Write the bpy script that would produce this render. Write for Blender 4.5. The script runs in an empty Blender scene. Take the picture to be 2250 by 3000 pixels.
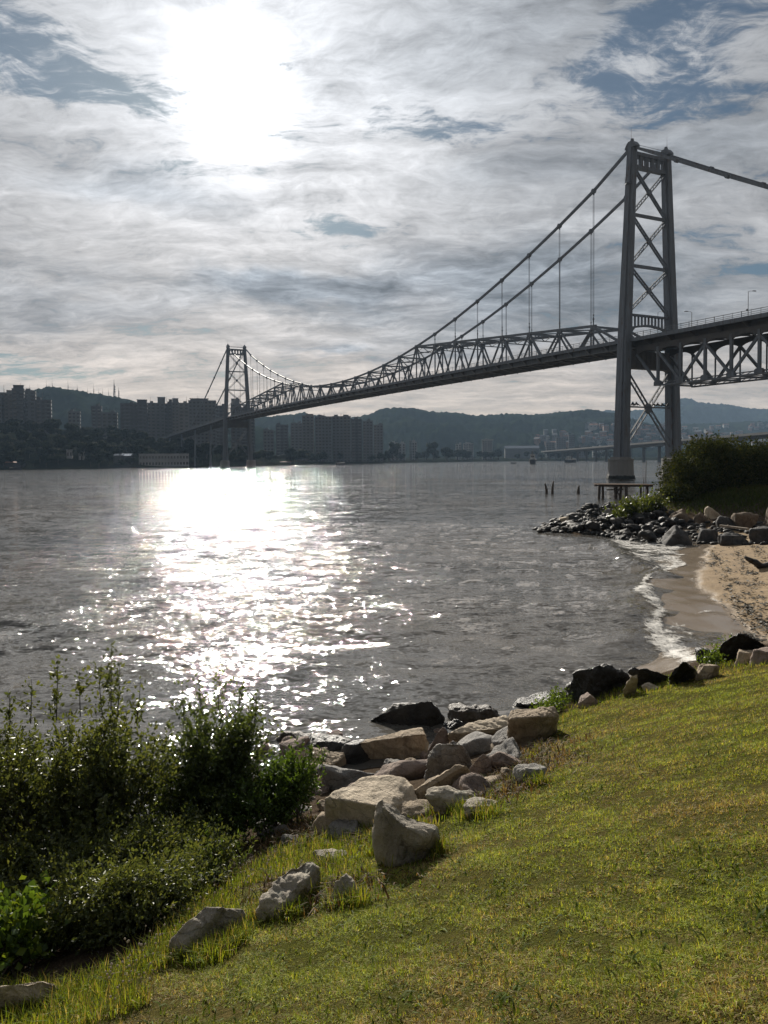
import bpy, bmesh, math, random
import numpy as np
from mathutils import Vector, Matrix, noise

random.seed(7); RNG = np.random.default_rng(7)
SC = bpy.context.scene
COL = SC.collection
R = math.radians

# ------------------------------------------------------------------ camera model (metres; camera over the origin, looking along +Y)
F, CX, CY, HC, TH, RO = 2240.0, 1125.0, 1425.0, 4.8, 0.036, 0.008
cT, sT, cR, sR = math.cos(TH), math.sin(TH), math.cos(RO), math.sin(RO)

def ray(px, py):
    u = (px - CX) / F; v = (CY - py) / F
    u, v = u * cR + v * sR, -u * sR + v * cR
    return u, cT + v * sT, v * cT - sT

def at(px, py, Y):                       # the point at distance Y seen at that place of the photograph
    a, b, c = ray(px, py); t = Y / b
    return Vector((a * t, Y, HC + c * t))

def proj(X, Y, Z):
    dz = Z - HC
    d = Y * cT - dz * sT; v = (Y * sT + dz * cT) / d; u = X / d
    u, v = u * cR - v * sR, u * sR + v * cR
    return CX + F * u, CY - F * v

# ------------------------------------------------------------------ object helpers
def tag(o, label=None, cat=None, group=None, kind=None):
    if label: o['label'] = label
    if cat: o['category'] = cat
    if group: o['group'] = group
    if kind: o['kind'] = kind
    return o

def empty(name, loc=(0, 0, 0), rz=0.0):
    o = bpy.data.objects.new(name, None); COL.objects.link(o)
    o.location = loc; o.rotation_euler = (0, 0, rz); o.empty_display_size = 0.2
    return o

def link(name, me, parent=None, loc=None):
    o = bpy.data.objects.new(name, me); COL.objects.link(o)
    if parent is not None: o.parent = parent
    if loc is not None: o.location = loc
    return o

def copy_tree(o, parent=None):
    c = o.copy(); COL.objects.link(c)
    if parent is not None: c.parent = parent
    for ch in list(o.children): copy_tree(ch, c)
    return c

def np_mesh(name, V, Fc, mat, smooth=True, attrs=None):
    """V (n,3), Fc (m,k) with one k for all the faces"""
    V = np.asarray(V, np.float32); Fc = np.asarray(Fc, np.int32); k = Fc.shape[1]
    me = bpy.data.meshes.new(name)
    me.vertices.add(len(V)); me.vertices.foreach_set('co', V.ravel())
    me.loops.add(Fc.size); me.loops.foreach_set('vertex_index', Fc.ravel())
    me.polygons.add(len(Fc)); me.polygons.foreach_set('loop_start', np.arange(len(Fc), dtype=np.int32) * k)
    me.polygons.foreach_set('loop_total', np.full(len(Fc), k, np.int32))
    if smooth: me.polygons.foreach_set('use_smooth', np.ones(len(Fc), bool))
    for nm, (typ, arr) in (attrs or {}).items():
        a = me.attributes.new(nm, typ, 'POINT')
        a.data.foreach_set('color' if typ == 'FLOAT_COLOR' else 'value', np.asarray(arr, np.float32).ravel())
    me.update(calc_edges=True)
    if mat: me.materials.append(mat)
    return me

class MB:
    """collects simple solids and links them as one mesh"""
    def __init__(s): s.v = []; s.f = []; s.m = []
    def add(s, vs, fs, m=0):
        b = len(s.v); s.v += [tuple(x) for x in vs]; s.f += [tuple(i + b for i in f) for f in fs]; s.m += [m] * len(fs)
    def hexa(s, p, m=0):                    # 8 corners: bottom ring, top ring
        s.add(p, [(3, 2, 1, 0), (4, 5, 6, 7), (0, 1, 5, 4), (1, 2, 6, 5), (2, 3, 7, 6), (3, 0, 4, 7)], m)
    def box(s, c, d, m=0, rz=0.0):
        x, y, z = d[0] / 2, d[1] / 2, d[2] / 2; ca, sa = math.cos(rz), math.sin(rz); p = []
        for k in (-z, z):
            for i, j in ((-x, -y), (x, -y), (x, y), (-x, y)):
                p.append((c[0] + i * ca - j * sa, c[1] + i * sa + j * ca, c[2] + k))
        s.hexa(p, m)
    def beam(s, a, b, w, h, m=0, up=(0, 0, 1)):   # rectangular bar, w across, h along up
        a = Vector(a); b = Vector(b); d = (b - a).normalized(); up = Vector(up)
        if abs(d.dot(up)) > 0.98: up = Vector((1, 0, 0)) if abs(d.x) < 0.9 else Vector((0, 1, 0))
        sd = d.cross(up).normalized(); u = sd.cross(d).normalized()
        p = []
        for e in (a, b):
            for i, j in ((-1, -1), (1, -1), (1, 1), (-1, 1)): p.append(e + sd * (w / 2 * i) + u * (h / 2 * j))
        s.hexa(p, m)
    def tube(s, a, b, r0, r1=None, n=8, m=0):
        r1 = r0 if r1 is None else r1
        a = Vector(a); b = Vector(b); d = (b - a).normalized()
        q = Vector((0, 0, 1)) if abs(d.z) < 0.95 else Vector((1, 0, 0))
        x = d.cross(q).normalized(); y = d.cross(x); p = []
        for e, r in ((a, r0), (b, r1)):
            for i in range(n):
                t = 2 * math.pi * i / n; p.append(e + x * (r * math.cos(t)) + y * (r * math.sin(t)))
        s.add(p, [(i, (i + 1) % n, n + (i + 1) % n, n + i) for i in range(n)] + [tuple(range(n))[::-1], tuple(range(n, 2 * n))], m)
    def path(s, pts, rad, n=7, m=0):          # bent tube with changing radius
        P = [Vector(p) for p in pts]; rings = []
        x = None
        for i, p in enumerate(P):
            d = (P[min(i + 1, len(P) - 1)] - P[max(i - 1, 0)]).normalized()
            if x is None:
                q = Vector((0, 0, 1)) if abs(d.z) < 0.9 else Vector((1, 0, 0)); x = d.cross(q).normalized()
            x = (x - d * x.dot(d)).normalized(); y = d.cross(x)
            r = rad[i] if hasattr(rad, '__len__') else rad
            rings.append([p + x * (r * math.cos(2 * math.pi * k / n)) + y * (r * math.sin(2 * math.pi * k / n)) for k in range(n)])
        vs = [v for r_ in rings for v in r_]; fs = []
        for i in range(len(P) - 1):
            for k in range(n): fs.append((i * n + k, i * n + (k + 1) % n, (i + 1) * n + (k + 1) % n, (i + 1) * n + k))
        fs += [tuple(range(n))[::-1], tuple(range((len(P) - 1) * n, len(P) * n))]
        s.add(vs, fs, m)
    def prism(s, poly, o, ex, ey, ez, t, m=0):   # polygon in the (ex, ey) plane at o, thickness t along ez (centred)
        o, ex, ey, ez = Vector(o), Vector(ex), Vector(ey), Vector(ez); n = len(poly)
        vs = [o + ex * a + ey * b + ez * (k * t / 2) for k in (-1, 1) for a, b in poly]
        s.add(vs, [tuple(range(n))[::-1], tuple(range(n, 2 * n))] + [(i, (i + 1) % n, n + (i + 1) % n, n + i) for i in range(n)], m)
    def mesh(s, name, mats, smooth=False):
        me = bpy.data.meshes.new(name); me.from_pydata(s.v, [], s.f)
        bm = bmesh.new(); bm.from_mesh(me); bmesh.ops.recalc_face_normals(bm, faces=bm.faces); bm.to_mesh(me); bm.free()
        for x in (mats if isinstance(mats, (list, tuple)) else [mats]): me.materials.append(x)
        me.polygons.foreach_set('material_index', s.m)
        if smooth: me.polygons.foreach_set('use_smooth', [True] * len(s.f))
        me.update(); return me
    def build(s, name, mats, parent=None, smooth=False, loc=None):
        return link(name, s.mesh(name, mats, smooth), parent, loc)

# ------------------------------------------------------------------ materials
class NT:
    def __init__(s, tree): s.t = tree
    def n(s, typ, **kw):
        nd = s.t.nodes.new(typ)
        ins = kw.pop('ins', {})
        for k, v in kw.items(): setattr(nd, k, v)
        for k, v in ins.items(): s.set(nd.inputs[k], v)
        return nd
    def set(s, sock, v):
        if isinstance(v, bpy.types.NodeSocket): s.t.links.new(v, sock)
        elif isinstance(v, bpy.types.Node): s.t.links.new(v.outputs[0], sock)
        else: sock.default_value = v
    def math(s, op, a, b=0.0, c=0.0, clamp=False):
        nd = s.t.nodes.new('ShaderNodeMath'); nd.operation = op; nd.use_clamp = clamp
        for i, x in enumerate((a, b, c)): s.set(nd.inputs[i], x)
        return nd.outputs[0]
    def vmath(s, op, a, b=(0, 0, 0)):
        nd = s.t.nodes.new('ShaderNodeVectorMath'); nd.operation = op
        s.set(nd.inputs[0], a); s.set(nd.inputs[1], b)
        return nd.outputs['Value'] if op in ('DOT_PRODUCT', 'LENGTH', 'DISTANCE') else nd.outputs[0]
    def noise(s, vec, scale, detail=4, rough=0.55, dist=0.0, dim='3D'):
        nd = s.n('ShaderNodeTexNoise', noise_dimensions=dim)
        if vec is not None: s.set(nd.inputs['Vector'], vec)
        nd.inputs['Scale'].default_value = scale; nd.inputs['Detail'].default_value = detail
        nd.inputs['Roughness'].default_value = rough; nd.inputs['Distortion'].default_value = dist
        return nd.outputs['Fac']
    def ramp(s, fac, stops, interp='LINEAR'):
        nd = s.n('ShaderNodeValToRGB'); s.set(nd.inputs[0], fac); cr = nd.color_ramp; cr.interpolation = interp
        while len(cr.elements) < len(stops): cr.elements.new(0.5)
        for e, (p, c) in zip(cr.elements, stops):
            e.position = p; e.color = (c, c, c, 1) if not hasattr(c, '__len__') else (*c[:3], 1)
        return nd.outputs[0]
    def mix(s, fac, a, b, blend='MIX'):
        nd = s.n('ShaderNodeMix', data_type='RGBA', blend_type=blend)
        s.set(nd.inputs[0], fac)
        for i, x in ((6, a), (7, b)): s.set(nd.inputs[i], (*x, 1) if isinstance(x, tuple) and len(x) == 3 else x)
        return nd.outputs[2]
    def mapr(s, v, a, b, c=0.0, d=1.0, smooth=False):
        nd = s.n('ShaderNodeMapRange'); nd.interpolation_type = 'SMOOTHSTEP' if smooth else 'LINEAR'
        for i, x in enumerate((v, a, b, c, d)): s.set(nd.inputs[i], x)
        return nd.outputs[0]
    def scale(s, vec, sc):
        nd = s.n('ShaderNodeMapping'); s.set(nd.inputs[0], vec); nd.inputs['Scale'].default_value = sc
        return nd.outputs[0]

def material(name, rough=0.7, color=(0.5, 0.5, 0.5), spec=0.5, metal=0.0):
    m = bpy.data.materials.new(name); m.use_nodes = True
    nt = NT(m.node_tree); b = m.node_tree.nodes['Principled BSDF']
    b.inputs['Base Color'].default_value = (*color, 1); b.inputs['Roughness'].default_value = rough
    b.inputs['Specular IOR Level'].default_value = spec; b.inputs['Metallic'].default_value = metal
    return m, nt, b
def obj_co(nt): return nt.n('ShaderNodeTexCoord').outputs['Object']
def pos_co(nt): return nt.n('ShaderNodeNewGeometry').outputs['Position']
def bump(nt, b, h, strength, dist):
    nd = nt.n('ShaderNodeBump'); nd.inputs['Strength'].default_value = strength; nd.inputs['Distance'].default_value = dist
    nt.set(nd.inputs['Height'], h); nt.set(b.inputs['Normal'], nd.outputs[0]); return nd

def plain(name, c1, c2, scale=3.0, rough=0.7, spec=0.4, bmp=0.0, metal=0.0, world=False):
    m, nt, b = material(name, rough, c1, spec, metal)
    co = pos_co(nt) if world else obj_co(nt)
    f = nt.noise(co, scale, 6, 0.6)
    nt.set(b.inputs['Base Color'], nt.mix(nt.mapr(f, 0.35, 0.65), c1, c2))
    if bmp: bump(nt, b, nt.noise(co, scale * 6, 5, 0.6), 0.6, bmp)
    return m

M = {}
# painted bridge steel: streaky silver grey paint
m, nt, b = material('bridge_steel', 0.6, (0.2, 0.22, 0.25), 0.3, 0.0); co = pos_co(nt)
st = nt.noise(nt.scale(co, (1.2, 1.2, 0.12)), 1.4, 5, 0.65)
bl = nt.noise(co, 0.35, 4, 0.6)
c = nt.mix(nt.mapr(st, 0.35, 0.7), (0.175, 0.2, 0.235), (0.115, 0.13, 0.15))
c = nt.mix(nt.math('MULTIPLY', nt.mapr(nt.noise(nt.scale(co, (1.5, 1.5, .3)), 1.1, 6, .7), .54, .66), nt.mapr(bl, .42, .6)), c, (0.11, 0.07, 0.05))
nt.set(b.inputs['Base Color'], c); M['steel'] = m
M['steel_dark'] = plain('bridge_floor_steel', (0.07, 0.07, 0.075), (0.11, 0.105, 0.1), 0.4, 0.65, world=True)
M['rail'] = plain('railing_paint', (0.2, 0.22, 0.24), (0.14, 0.15, 0.16), 1.0, 0.5, world=True)
M['asphalt'] = plain('bridge_asphalt', (0.05, 0.05, 0.052), (0.065, 0.063, 0.06), 1.2, 0.85, world=True)
m, nt, b = material('pier_concrete', 0.85, (0.25, 0.245, 0.235), 0.3); co = pos_co(nt)
c = nt.mix(nt.noise(nt.scale(co, (1, 1, 0.25)), 1.1, 6, 0.65), (0.19, 0.19, 0.19), (0.3, 0.295, 0.28))
zz = nt.n('ShaderNodeSeparateXYZ', ins={0: co}).outputs[2]
c = nt.mix(nt.mapr(nt.math('ADD', zz, nt.math('MULTIPLY', nt.noise(co, 1.5, 4), 0.8)), 1.3, 1.0), c, (0.018, 0.02, 0.017))
nt.set(b.inputs['Base Color'], c); bump(nt, b, nt.noise(co, 3, 6), 0.5, 0.05); M['concrete'] = m
M['concrete_far'] = plain('viaduct_concrete', (0.1, 0.1, 0.1), (0.075, 0.075, 0.075), 0.05, 0.9, 0.2, world=True)
M['wood'] = plain('weathered_wood', (0.09, 0.07, 0.055), (0.045, 0.036, 0.03), 5, 0.8, bmp=0.01)
M['plank'] = plain('pier_plank_wood', (0.2, 0.13, 0.085), (0.12, 0.08, 0.055), 4, 0.75, bmp=0.01)
M['driftwood'] = plain('wet_black_wood', (0.018, 0.015, 0.013), (0.035, 0.03, 0.025), 8, 0.5, bmp=0.02)
M['plank_grey'] = plain('grey_driftwood', (0.33, 0.28, 0.22), (0.2, 0.17, 0.14), 6, 0.8, bmp=0.01)
M['hull_dark'] = plain('dark_hull_paint', (0.02, 0.022, 0.028), (0.03, 0.03, 0.035), 1, 0.5)
M['hull_white'] = plain('white_boat_paint', (0.55, 0.55, 0.54), (0.45, 0.45, 0.44), 1, 0.5)
M['glass'] = plain('dark_glass', (0.02, 0.025, 0.03), (0.03, 0.035, 0.04), 0.2, 0.2, 0.5)
M['win'] = plain('window_glass', (0.05, 0.055, 0.06), (0.07, 0.07, 0.075), 0.3, 0.25, 0.5)
for nm, a in (('bld_white', (0.36, 0.36, 0.36)), ('bld_cream', (0.19, 0.18, 0.17)), ('bld_grey', (0.16, 0.165, 0.175)), ('bld_brick', (0.25, 0.16, 0.12)), ('bld_dark', (0.1, 0.104, 0.115))):
    M[nm] = plain(nm, a, tuple(x * 0.8 for x in a), 0.15, 0.85, 0.2)
M['roof_tile'] = plain('clay_roof', (0.24, 0.11, 0.07), (0.16, 0.08, 0.055), 0.6, 0.85)
M['roof_tin'] = plain('tin_roof', (0.45, 0.47, 0.5), (0.35, 0.37, 0.4), 0.4, 0.22, 0.5, metal=0.8)
M['mast'] = plain('mast_steel', (0.12, 0.12, 0.125), (0.16, 0.1, 0.09), 0.2, 0.6)

def rock_mat(name, cols, rough, spec, lichen=None, wet=False):
    m, nt, b = material(name, rough, cols[0], spec); co = obj_co(nt)
    oi = nt.n('ShaderNodeObjectInfo').outputs['Random']
    co = nt.vmath('ADD', co, nt.n('ShaderNodeCombineXYZ', ins={0: nt.math('MULTIPLY', oi, 31.0), 1: nt.math('MULTIPLY', oi, 17.0)}).outputs[0])
    f = nt.noise(co, 3.5, 7, 0.65)
    c = nt.mix(nt.mapr(f, 0.38, 0.62), cols[0], cols[1])
    c = nt.mix(nt.mapr(nt.noise(co, 1.6, 3), 0.5, 0.72), c, cols[2])
    c = nt.mix(nt.mapr(nt.noise(nt.scale(co, (1, 1, .25)), 7, 6, 0.7), 0.52, 0.66, 0, .6), c, tuple(x * 0.5 for x in cols[1]))
    sp = nt.noise(co, 55, 3, 0.7)
    c = nt.mix(nt.mapr(sp, 0.58, 0.72, 0, 0.55), c, tuple(x * 0.35 for x in cols[1]))
    c = nt.mix(nt.mapr(nt.noise(co, 80, 2, 0.6), 0.6, 0.75, 0, 0.5), c, tuple(min(1, x * 1.5) for x in cols[0]))
    vor = nt.n('ShaderNodeTexVoronoi', feature='DISTANCE_TO_EDGE', ins={'Vector': nt.vmath('ADD', nt.scale(co, (1, 1, 2.3)), nt.n('ShaderNodeTexNoise', ins={'Vector': co, 'Scale': 2.5}).outputs['Color']), 'Scale': 0.9})
    cr = nt.mapr(vor.outputs[0], 0.0, 0.012, 0.55, 1.0)
    c = nt.mix(cr, tuple(x * 0.3 for x in cols[1]), c)
    if lichen:
        c = nt.mix(nt.mapr(nt.noise(co, 6, 6, 0.7), 0.56, 0.68, 0, 0.7), c, lichen)
    nt.set(b.inputs['Base Color'], c)
    h = nt.math('ADD', nt.math('MULTIPLY', nt.noise(co, 9, 8, 0.65), 0.7), nt.math('MULTIPLY', nt.noise(co, 45, 4, 0.7), 0.25))
    h = nt.math('ADD', h, nt.math('MULTIPLY', cr, 0.25))
    bump(nt, b, h, 1.0, 0.075 if not wet else 0.1)
    return m
M['rock_tan'] = rock_mat('tan_granite', ((0.45, 0.36, 0.255), (0.3, 0.24, 0.175), (0.5, 0.41, 0.3)), 0.85, 0.25)
M['rock_grey'] = rock_mat('grey_granite', ((0.29, 0.275, 0.255), (0.19, 0.183, 0.178), (0.33, 0.31, 0.275)), 0.82, 0.3)
M['rock_pink'] = rock_mat('pinkish_granite', ((0.3, 0.23, 0.19), (0.2, 0.155, 0.135), (0.34, 0.27, 0.22)), 0.85, 0.25)
M['rock_lichen'] = rock_mat('lichen_granite', ((0.38, 0.34, 0.28), (0.26, 0.235, 0.2), (0.44, 0.39, 0.31)), 0.88, 0.2, (0.3, 0.32, 0.27))
M['rock_pale'] = rock_mat('pale_granite', ((0.58, 0.49, 0.37), (0.44, 0.37, 0.28), (0.62, 0.54, 0.42)), 0.85, 0.25)
M['rock_white'] = rock_mat('white_stone', ((0.6, 0.6, 0.6), (0.45, 0.46, 0.47), (0.66, 0.66, 0.66)), 0.6, 0.4)
M['rock_wet'] = rock_mat('wet_black_rock', ((0.03, 0.029, 0.029), (0.017, 0.017, 0.017), (0.045, 0.04, 0.034)), 0.42, 0.4, None, True)
M['rock_weed'] = rock_mat('weedy_brown_rock', ((0.075, 0.058, 0.043), (0.04, 0.03, 0.023), (0.1, 0.085, 0.06)), 0.55, 0.5, (0.03, 0.035, 0.015), True)
M['rock_spit'] = rock_mat('dark_spit_stone', ((0.03, 0.028, 0.026), (0.018, 0.018, 0.018), (0.075, 0.066, 0.056)), 0.62, 0.28, None, False)

def leaf_mat(name, rough=0.4, transl=0.5, spec=0.5):
    """leaf colour comes from a per leaf tint; thin leaves let light through"""
    m = bpy.data.materials.new(name); m.use_nodes = True; nt = NT(m.node_tree); m.node_tree.nodes.clear()
    at_ = nt.n('ShaderNodeAttribute', attribute_name='tint').outputs['Color']
    p = nt.n('ShaderNodeBsdfPrincipled', ins={'Base Color': at_, 'Roughness': rough, 'Specular IOR Level': spec})
    tl = nt.n('ShaderNodeBsdfTranslucent', ins={'Color': nt.mix(1.0, at_, (1.5, 1.35, 0.5), 'MULTIPLY')})
    mx = nt.n('ShaderNodeMixShader', ins={0: transl, 1: p.outputs[0], 2: tl.outputs[0]})
    nt.n('ShaderNodeOutputMaterial', ins={0: mx.outputs[0]}); return m
M['leaf'] = leaf_mat('shrub_leaf', 0.45, 0.4, 0.3)
M['leaf_far'] = leaf_mat('tree_leaf', 0.85, 0.15, 0.08)
M['blade'] = leaf_mat('grass_blade', 0.65, 0.45, 0.12)
M['twig'] = plain('shrub_bark', (0.07, 0.055, 0.04), (0.04, 0.032, 0.025), 12, 0.85)
M['bark'] = plain('tree_bark', (0.06, 0.05, 0.04), (0.035, 0.03, 0.025), 3, 0.9)
# ------------------------------------------------------------------ camera
cam = bpy.data.cameras.new('camera'); co_ = bpy.data.objects.new('camera', cam); COL.objects.link(co_)
co_.location = (0, 0, HC)
co_.rotation_euler = (Matrix.Rotation(R(90) - TH, 3, 'X') @ Matrix.Rotation(-RO, 3, 'Z')).to_euler()
cam.sensor_fit = 'VERTICAL'; cam.sensor_height = 36.0; cam.lens = F / 3000 * 36.0
cam.shift_y = (CY - 1500) / 3000; cam.clip_start = 0.1; cam.clip_end = 20000
SC.camera = co_

# ------------------------------------------------------------------ sun and sky
SUN = Vector(ray(690, 275)).normalized()
EL = math.asin(SUN.z); AZ = math.atan2(SUN.x, SUN.y)
sl = bpy.data.lights.new('sun', 'SUN'); so = bpy.data.objects.new('sun', sl); COL.objects.link(so)
so.rotation_euler = (-SUN).to_track_quat('-Z', 'Y').to_euler(); so.location = (0, 0, 60)
sl.energy = 4.6; sl.angle = R(0.5); sl.color = (1.0, 0.93, 0.82)

w = bpy.data.worlds.new('World'); SC.world = w; w.use_nodes = True
nt = NT(w.node_tree); w.node_tree.nodes.clear()
SKY = 0.094
D = nt.n('ShaderNodeTexCoord').outputs['Generated']
sky = nt.n('ShaderNodeTexSky', sky_type='NISHITA', sun_disc=False, sun_elevation=EL, sun_rotation=AZ)
sky.air_density = 1.2; sky.dust_density = 0.6; sky.ozone_density = 2.0
sx, sy, sz = (nt.n('ShaderNodeSeparateXYZ', ins={0: D}).outputs[i] for i in range(3))
zc = nt.math('ADD', nt.math('MAXIMUM', sz, 0.0), 0.16)
pl = nt.n('ShaderNodeCombineXYZ', ins={0: nt.math('DIVIDE', sx, zc), 1: nt.math('DIVIDE', sy, zc)}).outputs[0]   # a flat cloud deck
wv = nt.n('ShaderNodeTexNoise', ins={'Vector': pl, 'Scale': 1.6, 'Detail': 4.0, 'Roughness': 0.6}).outputs['Color']
pw = nt.vmath('ADD', pl, nt.n('ShaderNodeVectorMath', operation='SCALE', ins={0: nt.vmath('SUBTRACT', wv, (0.5, 0.5, 0.5)), 'Scale': 0.5}).outputs[0])
def rot2(v, ang, s):
    nd = nt.n('ShaderNodeMapping'); nt.set(nd.inputs[0], v); nd.inputs['Rotation'].default_value = (0, 0, ang); nd.inputs['Scale'].default_value = s
    return nd.outputs[0]
big = nt.noise(rot2(pw, 0.5, (0.6, 1.0, 1)), 1.9, 5, 0.6)            # cloud banks
mid = nt.noise(rot2(pw, 0.75, (0.7, 1.25, 1)), 4.2, 9, 0.68)         # billows with crisp edges
fine = nt.noise(rot2(pl, 0.9, (0.35, 1.5, 1)), 9.0, 8, 0.72, 0.6)    # wisps
rip = nt.noise(rot2(pw, -0.4, (1.0, 1.7, 1)), 17.0, 5, 0.7)          # mackerel ripples
dens = nt.math('ADD', nt.math('MULTIPLY', big, 0.27), nt.math('ADD', nt.math('MULTIPLY', mid, 0.36), nt.math('ADD', nt.math('MULTIPLY', fine, 0.18), nt.math('MULTIPLY', rip, 0.19))))
ang = nt.math('ARCCOSINE', nt.math('MINIMUM', nt.vmath('DOT_PRODUCT', D, tuple(SUN)), 0.999999))
# thin places in the deck where blue shows, and thick grey banks: (pixel seen, size in radians, strength)
def spot(px, py, rx, ry, amp):
    d0 = Vector(ray(px, py)).normalized(); ex = Vector((d0.y, -d0.x, 0)).normalized(); ey = ex.cross(d0)
    dn = nt.n('ShaderNodeVectorMath', operation='SCALE', ins={0: nt.vmath('SUBTRACT', wv, (0.5, 0.5, 0.5)), 'Scale': 0.16}).outputs[0]
    q = nt.vmath('ADD', D, dn)
    a = nt.math('DIVIDE', nt.vmath('DOT_PRODUCT', nt.vmath('SUBTRACT', q, tuple(d0)), tuple(ex)), rx)
    b_ = nt.math('DIVIDE', nt.vmath('DOT_PRODUCT', nt.vmath('SUBTRACT', q, tuple(d0)), tuple(ey)), ry)
    r2 = nt.math('ADD', nt.math('MULTIPLY', a, a), nt.math('MULTIPLY', b_, b_))
    g = nt.math('MULTIPLY', nt.math('EXPONENT', nt.math('MULTIPLY', r2, -1.0)), nt.math('GREATER_THAN', nt.vmath('DOT_PRODUCT', D, tuple(d0)), 0.0))
    return nt.math('MULTIPLY', g, amp)
thin = None
for s_ in ((1925, 165, .075, .035, 1.0), (1800, 250, .10, .03, .75), (2080, 300, .09, .035, .6), (2200, 60, .1, .03, .55), (1290, 370, .12, .03, 1.0), (1180, 330, .07, .02, .6),
           (40, 85, .08, .024, 1.0), (110, 200, .09, .02, .75), (300, 290, .1, .022, .95), (1010, 655, .07, .014, .95), (130, 1060, .16, .018, .75), (2230, 700, .08, .05, .5), (560, 520, .06, .02, .4)):
    g = spot(*s_); thin = g if thin is None else nt.math('ADD', thin, g)
thick = None
for s_ in ((800, 850, .11, .022, 1.0), (1000, 815, .06, .018, .8), (1450, 830, .17, .05, .8), (1900, 880, .25, .06, .7), (2080, 470, .14, .05, .55), (180, 880, .14, .03, .5), (1700, 60, .22, .07, .45), (1560, 520, .1, .03, .4), (400, 560, .1, .02, .5), (980, 1048, .05, .008, .7), (1250, 1010, .22, .02, .3)):
    g = spot(*s_); thick = g if thick is None else nt.math('ADD', thick, g)
cover = nt.mapr(nt.math('SUBTRACT', nt.math('ADD', dens, 0.02), nt.math('MULTIPLY', nt.math('MINIMUM', thin, 0.95), 0.125)), 0.385, 0.475, 0.0, 1.0, True)
# radiance of the deck (before SKY): bright towards the sun, grey where thick
rag = nt.math('ADD', 0.3, nt.math('MULTIPLY', nt.math('ADD', nt.math('MULTIPLY', big, .5), nt.math('MULTIPLY', mid, .5)), 1.4))
an2 = nt.math('DIVIDE', ang, rag)
core = nt.math('MULTIPLY', nt.math('EXPONENT', nt.math('DIVIDE', an2, -0.0165)), 200.0)
soft = nt.math('MULTIPLY', nt.math('EXPONENT', nt.math('DIVIDE', an2, -0.11)), 4.6)
halo = nt.math('MULTIPLY', nt.math('EXPONENT', nt.math('DIVIDE', ang, -0.45)), 2.6)
wide = nt.mapr(ang, 0.6, 1.5, 2.0, 1.15, True)
tex = nt.math('ADD', nt.math('MULTIPLY', nt.mapr(mid, 0.36, 0.66), 0.55), nt.math('ADD', nt.math('MULTIPLY', nt.mapr(fine, 0.33, 0.67), 0.25), nt.math('MULTIPLY', nt.mapr(rip, 0.35, 0.65), 0.12)))
tex = nt.math('ADD', 0.56, nt.math('MULTIPLY', tex, nt.mapr(big, 0.32, 0.66, 0.7, 1.2)))
tex = nt.math('MULTIPLY', tex, nt.math('SUBTRACT', 1.0, nt.math('MULTIPLY', nt.math('MINIMUM', thick, 1.1), nt.mapr(nt.math('ADD', nt.math('MULTIPLY', mid, .6), nt.math('MULTIPLY', big, .4)), 0.38, 0.62, 0.62, 0.16))))
tex = nt.math('MULTIPLY', tex, nt.math('ADD', 1.0, nt.math('MULTIPLY', nt.math('EXPONENT', nt.math('DIVIDE', nt.math('MAXIMUM', sz, 0.0), -0.12)), 0.4)))
lum = nt.math('ADD', core, nt.math('MULTIPLY', nt.math('ADD', soft, nt.math('ADD', halo, wide)), tex))
hz = nt.math('EXPONENT', nt.math('DIVIDE', nt.math('MAXIMUM', sz, 0.0), -0.11))
ccol = nt.mix(nt.math('MULTIPLY', hz, 0.9), (0.96, 0.985, 1.03), (1.6, 1.1, 0.62))
ccol = nt.mix(nt.math('MULTIPLY', nt.math('MINIMUM', thick, 1.0), 0.6), ccol, (0.82, 0.97, 1.14))
cl = nt.n('ShaderNodeVectorMath', operation='SCALE', ins={0: ccol, 'Scale': lum}).outputs[0]
gap = nt.n('ShaderNodeVectorMath', operation='SCALE', ins={0: nt.vmath('MULTIPLY', sky.outputs[0], (0.74, 0.95, 1.1)), 'Scale': 0.2}).outputs[0]
col = nt.mix(nt.mapr(cover, 0, 1, 0.12, 1.0), gap, cl)
bg = nt.n('ShaderNodeBackground', ins={0: col, 1: SKY})
nt.n('ShaderNodeOutputWorld', ins={0: bg.outputs[0]})
SC.view_settings.view_transform = 'Standard'; SC.view_settings.look = 'None'; SC.view_settings.exposure = 0.7; SC.view_settings.gamma = 1.0
SC.cycles.volume_bounces = 0; SC.cycles.max_bounces = 6; SC.cycles.transparent_max_bounces = 12
SC.cycles.sample_clamp_indirect = 4.0

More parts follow.
